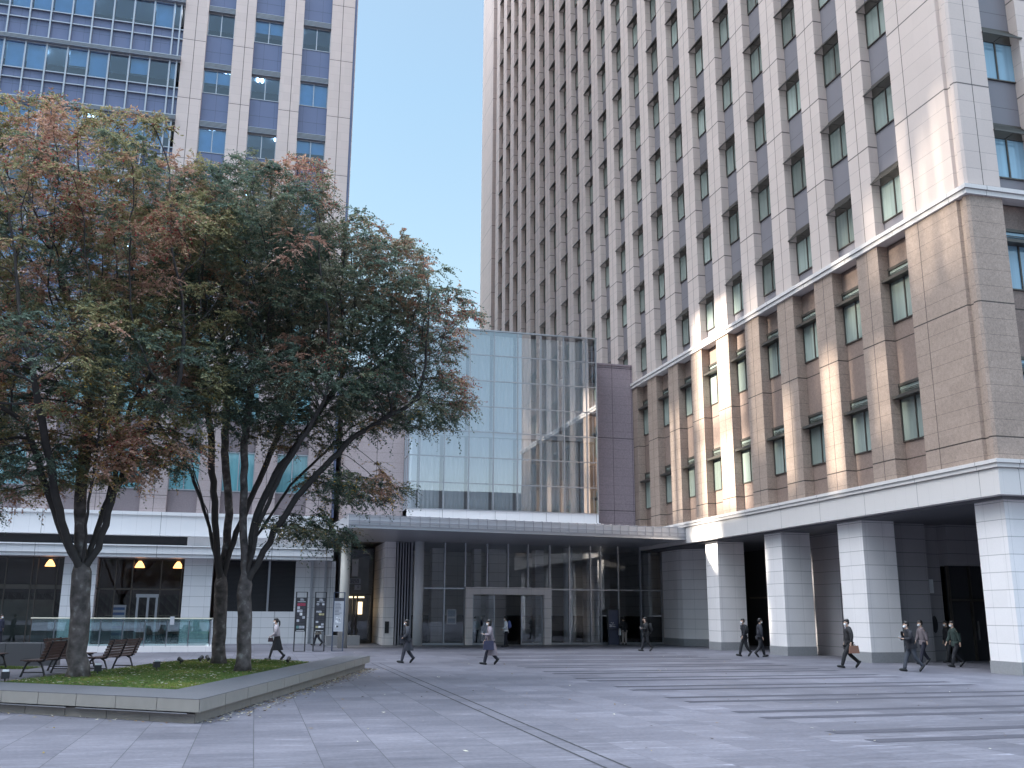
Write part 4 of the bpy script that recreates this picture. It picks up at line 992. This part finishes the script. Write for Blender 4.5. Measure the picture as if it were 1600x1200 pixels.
        u = r.uniform(0, 1, ns); col = np.where((u < rf)[:, None], rust * .5 + pink * .5, col); col = np.where((u < rf * .3)[:, None], crim, col)
        u2 = r.uniform(0, 1, ns); col = np.where(((u2 < .09) & (hgt < .35) & (f1 > 0))[:, None], gold, col)
        col = col * r.uniform(1.3, 2.3, (ns, 1)); K.append(col)
    V = np.concatenate(V).reshape(-1, 3) - base; K = np.concatenate(K)
    link('leaves', leafmesh('leaves', V, 4, np.clip(K, 0, 1), M['leaf']), t)
    # twigs carrying the sprays
    tw = MB(); 
    sel = r.permutation(ns)[:min(ns, 7000)]
    a0 = P_[S_][sel] - base; e0_ = a0 + d[sel] * L[sel][:, None]; e0_[:, 2] -= L[sel] ** 2 * .9; m0 = (a0 + e0_) / 2; m0[:, 2] += .02
    sd = np.cross(d[sel], [0, 0, 1.]); sd /= np.linalg.norm(sd, axis=1)[:, None] + 1e-9; w_ = .004
    tv = np.stack([a0 - sd * w_, a0 + sd * w_, e0_ + sd * w_ * .5, e0_ - sd * w_ * .5], 1).reshape(-1, 3)
    link('twigs', leafmesh('twigs', tv, 4, np.tile(np.array([[.05, .04, .035]]), (len(sel), 1)), M['leaf']), t)
    return t
T = 'zelkova_tree'
grow(T, 'autumn zelkova with a single thick mottled trunk behind the two benches, its crown turning orange', (-4.05, 26.3, .36),
     [('t', None, [(-4.12, 26.3, 1.6), (-4.2, 26.3, 2.9)]), ('a', 't', [(-4.75, 26.2, 3.9), (-5.15, 26.0, 4.9), (-5.7, 25.6, 6.4)]), ('b', 't', [(-4.42, 26.5, 4.4), (-4.5, 26.8, 6.0), (-4.6, 27.0, 8.0)]),
      ('c', 't', [(-3.85, 26.2, 3.5), (-3.6, 26.0, 4.9), (-3.0, 25.4, 6.2), (-2.2, 24.8, 7.4)]), ('e', 't', [(-4.0, 26.7, 4.0), (-3.75, 27.1, 5.4), (-3.6, 27.6, 7.5)]), ('f', 't', [(-4.7, 25.8, 4.1), (-5.0, 25.0, 5.6), (-5.3, 24.0, 7.2)]), ('g', 't', [(-4.1, 25.7, 4.3), (-3.9, 24.8, 6.3)])],
     [((-5.2, 26.3, 12.2), (4.0, 3.8, 3.1), 4.2), ((-7.6, 26.5, 11.0), (3.0, 3.5, 3.6), 2.6), ((-3.2, 26.2, 10.6), (2.6, 3.2, 2.6), 2.2), ((-4.6, 26.0, 7.9), (3.8, 3.6, 2.0), 3.8), ((-7.6, 26.0, 7.0), (2.8, 3.0, 2.0), 2.4), ((-3.0, 25.8, 6.2), (1.7, 1.9, .9), 1.2), ((-5.8, 26, 5.4), (1.8, 1.8, .8), 1.2), ((-7.3, 26, 5.2), (1.6, 1.6, .9), .9), ((-3.6, 25.4, 5.3), (1.0, 1.2, .5), .4)],
     3900, 11, [((-5.0, 24, 11.8), (1.6, 2, 1.3), .8), ((-2.9, 24.2, 11.1), (1.2, 1.6, .8), .8), ((-7.3, 25, 8.9), (1.5, 2, .8), .7), ((-5.9, 26, 15.2), (3, 3, 1), .5), ((-3.2, 25, 6.0), (1.4, 2, .6), .7), ((-5.5, 24.5, 6.8), (1.5, 1.5, .6), .6)], .235, .14)
grow(T, 'zelkova with the rightmost trunk, its wide green crown leaning right towards the entrance', (-.2, 27.9, .36),
     [('t', None, [(-.22, 27.9, 1.6), (-.28, 27.9, 2.7)]), ('a', 't', [(.15, 27.8, 3.6), (.95, 27.7, 5.1), (2.4, 27.4, 6.8), (4.0, 27.0, 7.8)]), ('b', 't', [(-.15, 28.1, 4.3), (.35, 28.3, 5.8), (1.2, 28.6, 7.2), (2.0, 28.8, 8.6)]),
      ('c', 't', [(-.45, 28.0, 4.4), (-.55, 28.2, 6.3), (-.5, 28.4, 8.4)]), ('e', 't', [(.0, 27.6, 4.4), (.6, 27.0, 5.9), (1.5, 26.2, 7.6)]), ('g', 't', [(-.1, 28.3, 4.0), (.8, 29.2, 5.6), (2.4, 30.0, 7.4)])],
     [((-.3, 28, 12.4), (3.3, 3.6, 2.7), 3.2), ((2.3, 28, 11.0), (3.0, 3.4, 2.4), 3.0), ((4.2, 28, 10.5), (2.0, 2.6, 1.5), 1.3), ((3.9, 27.8, 8.2), (2.2, 2.4, 1.0), 1.8), ((.9, 28, 8.2), (3.4, 3.3, 1.7), 3.2), ((2.5, 27.8, 5.5), (1.6, 1.6, .5), .7), ((1.3, 27.8, 4.2), (1.4, 1.2, .4), .6)],
     3400, 23, [((5.7, 27.5, 8.6), (1.2, 2.5, .9), .9), ((5.2, 27, 10.3), (1.6, 2.4, 1.0), .6), ((3.0, 27, 12.6), (1.6, 2, .9), .4), ((1.2, 27, 14.4), (1.5, 2, .8), .6), ((1.8, 25.5, 8.6), (1, 1.2, .6), .4)], .19, -.16)
grow(T, 'zelkova with the dark middle trunk close behind the rightmost one, many steep bare limbs', (-.95, 31.9, .36),
     [('t', None, [(-1.0, 31.9, 1.6), (-1.05, 31.9, 2.8)]), ('a', 't', [(-1.5, 31.8, 4.5), (-2.15, 31.5, 6.2), (-3.4, 31, 7.8)]), ('b', 't', [(-.95, 32.1, 5.0), (-1.25, 32.4, 7.0), (-1.3, 32.6, 9)]), ('c', 't', [(-1.3, 31.6, 4.4), (-1.65, 31.2, 7.4), (-2, 30.8, 9)]), ('e', 't', [(-.7, 31.8, 4.4), (.1, 31.7, 6.6), (.8, 31.5, 8.8)]), ('g', 't', [(-1.35, 32.2, 4.2), (-2.3, 32.8, 6.8)])],
     [((-2.0, 32, 13.8), (3.3, 3.4, 2.6), 3), ((-1.4, 32, 11.2), (4.2, 3.6, 2.4), 3.2), ((1.2, 32, 12.4), (2.6, 3, 2.4), 1.6), ((-4.2, 32, 10.5), (2.4, 3, 2.4), 1.2)],
     2400, 37, [((-2.3, 30, 12), (1.6, 2, 1), .6), ((-2, 32, 15.8), (2.5, 3, .8), .5)], .20, -.12)
grow(T, 'zelkova at the left edge whose trunk stands outside the picture, only branches reaching in', (-11.6, 34.0, 0),
     [('t', None, [(-11.6, 34, 1.6), (-11.5, 34, 2.8)]), ('a', 't', [(-10.8, 34, 4.2), (-9.6, 34, 5.6), (-8.3, 34, 7.0)]), ('b', 't', [(-11.6, 34.4, 4.6), (-11.4, 34.8, 7)]), ('c', 't', [(-12.4, 33.8, 4.4), (-13.4, 33.5, 6.6)]), ('e', 't', [(-11.0, 33.3, 4.6), (-10.2, 32.5, 7)])],
     [((-10.6, 34, 8.2), (3.6, 3.4, 2.4), 3), ((-11.5, 34, 11.5), (4, 4, 3), 3), ((-9.9, 33.9, 5.0), (1.9, 1.8, .9), .8)],
     1600, 51, [((-9.8, 33, 5), (2, 2, .6), .2)], .22)

# ------------------------------------------------------------------ people
M['skin'] = simple('skin', (.50, .33, .25), .55); M['hair'] = simple('black_hair', (.015, .012, .012), .45); M['mask'] = simple('white_mask', (.80, .82, .84), .8); M['shoe'] = simple('black_shoe', (.015, .015, .016), .35)
def skin_mesh(name, verts, edges, mat, sub=1, root=0, M4=None):
    """verts: (x,y,z,rx,ry); one continuous skinned surface"""
    bm = bmesh.new(); L = bm.verts.layers.skin.verify(); vs = []
    for v in verts:
        q = bm.verts.new(v[:3]); q[L].radius = (v[3], v[4] if len(v) > 4 else v[3]); q[L].use_root = False; vs.append(q)
    vs[root][L].use_root = True
    for a, b_ in edges: bm.edges.new((vs[a], vs[b_]))
    me = bpy.data.meshes.new('tmp'); bm.to_mesh(me); bm.free(); o = bpy.data.objects.new('tmp', me); COL.objects.link(o)
    m1 = o.modifiers.new('s', 'SKIN'); m1.use_smooth_shade = True; m1.branch_smoothing = .6
    if sub: m2 = o.modifiers.new('d', 'SUBSURF'); m2.levels = sub; m2.render_levels = sub
    dg = bpy.context.evaluated_depsgraph_get(); out = bpy.data.meshes.new_from_object(o.evaluated_get(dg)); bpy.data.objects.remove(o); bpy.data.meshes.remove(me)
    out.name = name; out.materials.clear(); out.materials.append(mat); out.polygons.foreach_set('use_smooth', [True] * len(out.polygons))
    return out
CLOTH = {}
def cloth(c):
    if c not in CLOTH: CLOTH[c] = simple('cloth_%d' % len(CLOTH), c, .85, var=.12, scale=9)
    return CLOTH[c]
def person(lab, x, y, face, h=1.68, stride=.30, phase=1, top=(.03, .03, .035), legs=(.02, .02, .025), coat=0, skirt=0, arms='swing', hair='short', mask=True, lean=.03, bulk=1.0, hood=None, shirt=None):
    """local frame: +x is the way the person faces, y to the left"""
    t = thing('person', lab, 'person', (x, y, 0), face, 'people crossing the plaza'); k = h / 1.70
    st = stride * .82; f = 1 if phase > 0 else -1
    # feet: front foot flat or toe up, rear foot on its toes
    hip = .90; kn = .48
    def leg(sy, fr):
        if fr: return [(0, sy * .09, hip), (st * .60, sy * .09, kn + .0), (st * .95, sy * .085, .085)], (st * .95, sy * .085)
        lift = .10 if st > .2 else 0
        return [(0, sy * .09, hip), (-st * .12 if st > .2 else 0, sy * .09, kn), (-st * 1.15, sy * .085, .085 + lift)], (-st * 1.15, sy * .085)
    LA, fa = leg(1, f > 0); LB, fb = leg(-1, f < 0)
    shx = lean * 1.2; V = [(0, 0, .95, .12 * bulk, .095 * bulk), (lean * .4, 0, 1.12, .10 * bulk, .08 * bulk), (lean, 0, 1.29, .11 * bulk, .08 * bulk), (shx, 0, 1.38, .06, .05), (shx + .015, 0, 1.47, .050, .050), (shx + .035, 0, 1.545, .066, .072), (shx + .042, 0, 1.625, .086, .100), (shx + .03, 0, 1.685, .055, .062)]
    E_ = [(i, i + 1) for i in range(7)]
    def chain(start, pts):
        p = start
        for q in pts: V.append(q); E_.append((p, len(V) - 1)); p = len(V) - 1
        return p
    for Lg in (LA, LB):
        chain(0, [(Lg[0][0], Lg[0][1], Lg[0][2] - .06, .085, .08), (*Lg[1], .055, .052), (*Lg[2], .037, .036), (Lg[2][0] + .06, Lg[2][1], Lg[2][2] - .04, .028, .024)])
    AR = []
    for sy in (1, -1):
        s0 = (shx, sy * .175 * bulk, 1.395)
        if arms == 'phone' and sy == 1: el, wr, hd = (shx + .02, sy * .24, 1.13), (shx + .24, sy * .12, 1.17), (shx + .31, sy * .09, 1.20)
        elif arms == 'phone2': el, wr, hd = (shx + .02, sy * .24, 1.12), (shx + .23, sy * .09, 1.13), (shx + .30, sy * .05, 1.16)
        elif arms == 'front': el, wr, hd = (shx - .02, sy * .25, 1.12), (shx + .17, sy * .14, 1.00), (shx + .24, sy * .10, .98)
        elif arms == 'down': el, wr, hd = (shx - .02, sy * .24, 1.12), (shx + .03, sy * .26, .90), (shx + .05, sy * .26, .83)
        else:
            sw = .5 * st * (-1 if (sy > 0) == (f > 0) else 1); el, wr, hd = (shx - .03 + sw * .4, sy * .235, 1.13), (shx + .03 + sw, sy * .235, .92), (shx + .05 + sw * 1.15, sy * .23, .85)
        AR.append((s0, el, wr, hd))
        p = chain(3, [(s0[0], s0[1] * .92, s0[2] - .03, .030), (*el, .030), (*wr, .027, .024)])
        d = Vector(hd) - Vector(wr); d.normalize(); sd = Vector((0, 1, 0)); w_ = Vector(wr)
        pm = chain(p, [(*(w_ + d * .055), .036, .018)])
        for i in range(4): b0 = w_ + d * .095 + sd * (i - 1.5) * .019; b1 = b0 + d * (.035 + .008 * (1.5 - abs(i - 1.5))) + Vector((.006, 0, -.008)); chain(pm, [(*b0, .0085), (*b1, .007)])
        th = w_ + d * .045 + Vector((.03, -sy * .022, .0)); chain(p, [(*th, .010), (*(th + d * .035), .008)])
    V2 = [tuple(c * k for c in v) for v in V]
    link('body', skin_mesh('body', V2, E_, M['skin'], 1), t)
    HX = shx + .042
    def sc(mb): 
        mb.v = [(a * k, b_ * k, c * k) for a, b_, c in mb.v]; return mb
    # face
    b = MB(); 
    for sy in (1, -1): b.ell((HX + .084, sy * .032, 1.632), (.008, .012, .006), 8, 4)
    link('eyes', sc(b).mesh('eyes', M['hair']), t)
    b = MB(); b.ell((HX + .096, 0, 1.605), (.016, .012, .02), 8, 5); 
    for sy in (1, -1): b.ell((HX + .0, sy * .083, 1.615), (.014, .008, .026), 8, 5)
    link('nose_and_ears', sc(b).mesh('nose_and_ears', M['skin'], True), t)
    if mask:
        b = MB(); b.ell((HX + .047, 0, 1.556), (.056, .058, .046), 12, 7); 
        for sy in (1, -1): b.bar((HX + .05, sy * .055, 1.575), (HX + .0, sy * .088, 1.60), .006)
        link('face_mask', sc(b).mesh('face_mask', M['mask'], True), t)
    else:
        b = MB(); b.ell((HX + .085, 0, 1.565), (.008, .022, .006), 8, 4); link('mouth', sc(b).mesh('mouth', M['shoe']), t)
    b = MB(); b.ell((HX - .022, 0, 1.685), (.096, .092, .072), 14, 8); b.ell((HX - .048, 0, 1.63), (.074, .090, .095), 12, 6)
    if hair == 'bob': b.ell((HX - .045, 0, 1.57), (.075, .095, .11), 12, 6)
    if hair == 'tail': b.tube([(HX - .10, 0, 1.66), (HX - .16, 0, 1.60), (HX - .17, 0, 1.48), (HX - .15, 0, 1.38)], [.04, .035, .03, .012], 8)
    if hair == 'long': b.ell((HX - .05, 0, 1.56), (.075, .095, .13), 12, 6); b.tube([(HX - .06, 0, 1.55), (HX - .09, 0, 1.42), (HX - .11, 0, 1.32)], [(.08, .05), (.08, .04), (.05, .02)], 8)
    link('hair', sc(b).mesh('hair', M['hair'], True), t)
    # upper garment with sleeves
    g = .034
    TV = [(0, 0, .90, .150 * bulk + g, .115 * bulk + g), (lean * .4, 0, 1.10, .135 * bulk + g, .10 * bulk + g), (lean, 0, 1.30, .155 * bulk + g, .105 * bulk + g), (shx, 0, 1.41, .135 + g * .6, .10 + g * .5), (shx + .005, 0, 1.485, .075, .074)]
    TE = [(i, i + 1) for i in range(4)]
    for (s0, el, wr, hd) in AR:
        p = 3
        for q, rr in ((s0, .082 + g * .6), (el, .058 + g * .6), (tuple(Vector(wr) * .96 + Vector(el) * .04), .036 + g * .5)): TV.append((*q, rr)); TE.append((p, len(TV) - 1)); p = len(TV) - 1
    nm = 'coat' if coat else 'jacket'
    link(nm, skin_mesh(nm, [tuple(c * k for c in v) for v in TV], TE, cloth(top), 1), t)
    if shirt:
        b = MB(); b.ell((shx + .055, 0, 1.40), (.055, .045, .075), 10, 6); link('shirt', sc(b).mesh('shirt', cloth(shirt), True), t)
    if coat:            # coat skirts down to the given height
        b = MB(); zs = [1.0, .85, .68, coat]; b.tube([(0, 0, zs[0]), (-.005, 0, zs[1]), (-.01, 0, zs[2]), (-.02 * 1, 0, zs[3])], [(.15 * bulk + .01, .185 * bulk + .01)[::1], (.165 * bulk, .19 * bulk), (.17 * bulk + st * .12, .19 * bulk), (.17 * bulk + st * .30, .19 * bulk)], 14, cap=False)
        b.v = [(v[0], v[1], v[2]) for v in b.v]; link('coat_skirt', sc(b).mesh('coat_skirt', cloth(top), True), t)
    elif not skirt:
        b = MB(); b.tube([(0, 0, .98), (-.0, 0, .86), (-.005, 0, .80)], [(.175 * bulk, .135 * bulk)[::-1], (.185 * bulk, .15 * bulk)[::-1], (.18 * bulk, .155 * bulk)[::-1]], 14, cap=False); link('jacket_hem', sc(b).mesh('jacket_hem', cloth(top), True), t)
    if skirt:
        b = MB(); b.tube([(0, 0, 1.0), (0, 0, .85), (-.01, 0, .6), (-.02, 0, skirt)], [(.12, .15), (.15, .18), (.17 + st * .12, .185), (.18 + st * .28, .19)], 16, cap=False); link('skirt', sc(b).mesh('skirt', cloth(legs), True), t)
    LV = [(0, 0, .93, .145 * bulk, .115 * bulk)]; LE = []
    for Lg in (LA, LB):
        p = 0
        for q, rr in ((( Lg[0][0], Lg[0][1], .84), .112), (Lg[1], .082), (tuple(Vector(Lg[2]) + Vector((0, 0, -.02))), .064)): LV.append((*q, rr)); LE.append((p, len(LV) - 1)); p = len(LV) - 1
    link('trousers' if not skirt else 'tights', skin_mesh('trousers', [tuple(c * k * 1.0 if i < 3 else c * k * (1 if not skirt else .78) for i, c in enumerate(v)) for v in LV], LE, cloth(legs) if not skirt else M['shoe'], 1), t)
    for (Lg, fr) in ((LA, f > 0), (LB, f < 0)):
        ax, ay, az = Lg[2]; b = MB(); pt = -.0 if fr else (-.75 if st > .2 else 0)
        if fr and st > .2: pt = .25
        b.tube([(-.085, 0, .055), (-.03, 0, .065), (.07, 0, .052), (.17, 0, .036), (.215, 0, .03)], [(.034, .048), (.048, .062), (.052, .048), (.046, .032), (.018, .014)], 10)
        b.xf(Matrix.Translation((ax, ay, az - .085)) @ Matrix.Rotation(-pt, 4, 'Y')); zmin = min(v[2] for v in b.v)
        if fr or st < .2 or True:
            if zmin < 0: b.v = [(v[0], v[1], v[2] - zmin) for v in b.v]
        link('shoe', sc(b).mesh('shoe', M['shoe'], True), t)
    t['hand'] = 0; del t['hand']
    return t, AR, k
def held(name, lab, cat, t, k, lp_, mb, mat, rotx=0, extra=None):
    """a thing carried by a person: top-level, placed at a point of the person's own frame"""
    R = Matrix.Rotation(t.rotation_euler.z, 4, 'Z'); p = R @ (Vector(lp_) * k) + Vector(t.location)
    e = thing(name, lab, cat, tuple(p), t.rotation_euler.z)
    link('body' if name != 'phone' else 'case', mb.mesh('body', mat, False), e)
    if extra:
        for nm, m2, mt in extra: link(nm, m2.mesh(nm, mt), e)
    return e
def tote(w_, h_, d_): b = MB(); b.prism([(-w_ / 2, -d_ / 2), (w_ / 2, -d_ / 2), (w_ / 2, d_ / 2), (-w_ / 2, d_ / 2)], -h_, 0); b.v = [(x * (1.0 if z < -.01 else .86), y * (1 if z < -.01 else .5), z) for x, y, z in b.v]; return b
def straps(w_, h_): b = MB(); [b.tube([(-w_ * .3, sy, -.01), (-w_ * .15, sy * .6, h_), (w_ * .15, sy * .6, h_), (w_ * .3, sy, -.01)], .008, 5) for sy in (-.03, .03)]; return b
def pack(): b = MB(); b.ell((0, 0, 0), (.10, .15, .23), 12, 8); b.ell((-.07, 0, -.07), (.06, .11, .11), 10, 6); return b
def packstrap(): b = MB(); [b.tube([(.07, sy, .18), (.17, sy, .20), (.23, sy, .05), (.14, sy, -.15)], .014, 5) for sy in (-.09, .09)]; return b
def phone(): return MB().box(-.005, .005, -.036, .036, -.07, .07)
L = math.pi            # facing -x : walking left
W_ = L - .12
p, ar, k = person('woman in a loose pale grey sweater and long black skirt walking left behind the lawn', 1.0, 42.6, W_, 1.66, .36, 1, (.38, .34, .36), (.012, .012, .014), 0, .42, 'front', 'tail', True, .05, 1.12)
held('handbag', 'small dark handbag held low by the woman in the pale sweater', 'bag', p, k, (.26, .08, .93), tote(.22, .16, .09), cloth((.05, .03, .035)), extra=[('strap', straps(.2, .06), cloth((.05, .03, .035)))])
person('walker mostly hidden behind the middle directory stand, beige coat hem and dark legs showing', 3.75, 60.0, W_, 1.62, .32, -1, (.35, .31, .26), (.03, .03, .04), .72, 0, 'front', 'bob', True)
p, ar, k = person('woman in a long dark grey coat walking left past the end of the planter', 6.0, 39.6, W_, 1.64, .30, 1, (.045, .047, .058), (.05, .05, .065), .50, 0, 'front', 'bob', True, .03)
held('shoulder_bag', 'dark shoulder bag in front of the woman in the long grey coat', 'bag', p, k, (.20, .10, 1.10), tote(.30, .30, .10), cloth((.03, .03, .04)), extra=[('strap', straps(.26, .22), cloth((.03, .03, .04)))])
p, ar, k = person('woman in a long mauve grey coat reading her phone before the entrance', 9.0, 37.9, W_, 1.66, .34, 1, (.24, .20, .22), (.03, .03, .045), .36, 0, 'phone', 'bob', True, .04, 1.05)
held('phone', 'phone held out by the woman in the mauve coat', 'phone', p, k, ar[0][3], phone(), M['sheetw'])
held('tote_bag', 'large navy tote bag hanging from the arm of the woman in the mauve coat', 'bag', p, k, (.12, .27, .93), tote(.42, .34, .14), cloth((.035, .035, .07)), extra=[('strap', straps(.36, .2), cloth((.035, .035, .07)))])
person('person in a pale top and black trousers standing just inside the entrance glass', 13.55, 61.3, L + .9, 1.66, .04, 1, (.45, .50, .47), (.015, .015, .02), 0, 0, 'front', 'short', True)
p, ar, k = person('young man in a white shirt leaving the entrance with a blue backpack', 14.4, 56.8, W_, 1.70, .10, 1, (.72, .74, .78), (.02, .02, .03), 0, 0, 'front', 'short', True, .02)
held('backpack', 'patterned blue backpack on the man in the white shirt', 'backpack', p, k, (-.19, 0, 1.27), pack(), simple('blue_pattern', (.10, .14, .35), .7, var=.7, scale=25), extra=[('strap', packstrap(), cloth((.05, .05, .12)))])
p, ar, k = person('man seen from behind in a black jumper and beige trousers beside the kiosk', 22.75, 59.3, math.pi / 2, 1.68, .08, 1, (.015, .015, .018), (.36, .31, .29), 0, 0, 'front', 'short', False, .10)
held('carrier_bag', 'white carrier bag held by the man in beige trousers', 'bag', p, k, (.10, .27, .95), tote(.24, .34, .08), M['mask'], extra=[('handle', straps(.2, .08), M['mask'])])
p, ar, k = person('heavy man in a black suit wearing a rucksack, on his phone by the curved wall', 20.2, 49.4, W_, 1.72, .32, -1, (.014, .014, .016), (.02, .02, .024), 0, 0, 'phone', 'short', False, .03, 1.18)
held('phone', 'phone held by the heavy man in black near the curved wall', 'phone', p, k, ar[0][3], phone(), M['sheetw'])
held('backpack', 'plain black rucksack on the heavy man by the curved wall', 'backpack', p, k, (-.22, 0, 1.22), pack(), cloth((.012, .012, .014)), extra=[('strap', packstrap(), cloth((.02, .02, .02)))])
p, ar, k = person('man in a dark suit walking right, nearer of the pair between the far columns', 22.9, 42.2, -.15, 1.72, .30, 1, (.02, .02, .028), (.018, .018, .022), 0, 0, 'down', 'short', True, .02, 1.0, shirt=(.5, .5, .55))
p, ar, k = person('man in a dark suit walking left, farther of the pair between the far columns', 22.6, 43.1, W_, 1.70, .30, -1, (.02, .02, .028), (.018, .018, .022), 0, 0, 'swing', 'short', True, .02)
held('backpack', 'black rucksack carried by the farther man of the suited pair', 'backpack', p, k, (.0, .24, 1.24), pack(), cloth((.012, .012, .014)), extra=[('strap', packstrap(), cloth((.02, .02, .02)))])
p, ar, k = person('slim man in an open black overcoat striding left in front of the second column', 21.9, 33.5, W_, 1.75, .46, 1, (.022, .020, .022), (.012, .012, .014), .70, 0, 'down', 'short', True, .0, .95, shirt=(.25, .24, .28))
held('briefcase', 'tan leather briefcase carried by the striding man in the black overcoat', 'briefcase', p, k, (-.06, .27, .80), tote(.40, .28, .09), cloth((.20, .10, .07)), extra=[('handle', straps(.2, .05), cloth((.10, .05, .03)))])
p, ar, k = person('man in a puffy black jacket bent over his phone near the corner column', 22.8, 31.0, W_, 1.70, .38, -1, (.016, .016, .022), (.05, .055, .07), 0, 0, 'phone2', 'short', True, .10, 1.22)
held('phone', 'phone held by the man in the puffy black jacket', 'phone', p, k, (ar[0][3][0], 0, ar[0][3][2]), phone(), M['sheetw'])
person('person in a grey brown sweater walking behind the man in the puffy jacket', 26.3, 35.0, W_, 1.70, .28, 1, (.17, .14, .15), (.02, .02, .035), 0, 0, 'swing', 'short', True)
person('man in a dark green jacket walking left out of the arcade door', 26.4, 33.2, W_, 1.70, .34, 1, (.028, .045, .040), (.015, .015, .02), 0, 0, 'swing', 'short', True, .05)
person('figure in dark clothes standing in for a reflection right beside the arcade door', 28.6, 36.4, W_, 1.68, .2, 1, (.012, .012, .016), (.03, .03, .035), 0, 0, 'down', 'short', True)  # mirrored walker modelled as a solid figure
person('person in navy clothes standing outside the shop front at the far left', -14.0, 62.4, -.6, 1.70, .14, 1, (.045, .05, .08), (.02, .02, .03), 0, 0, 'swing', 'short', True)
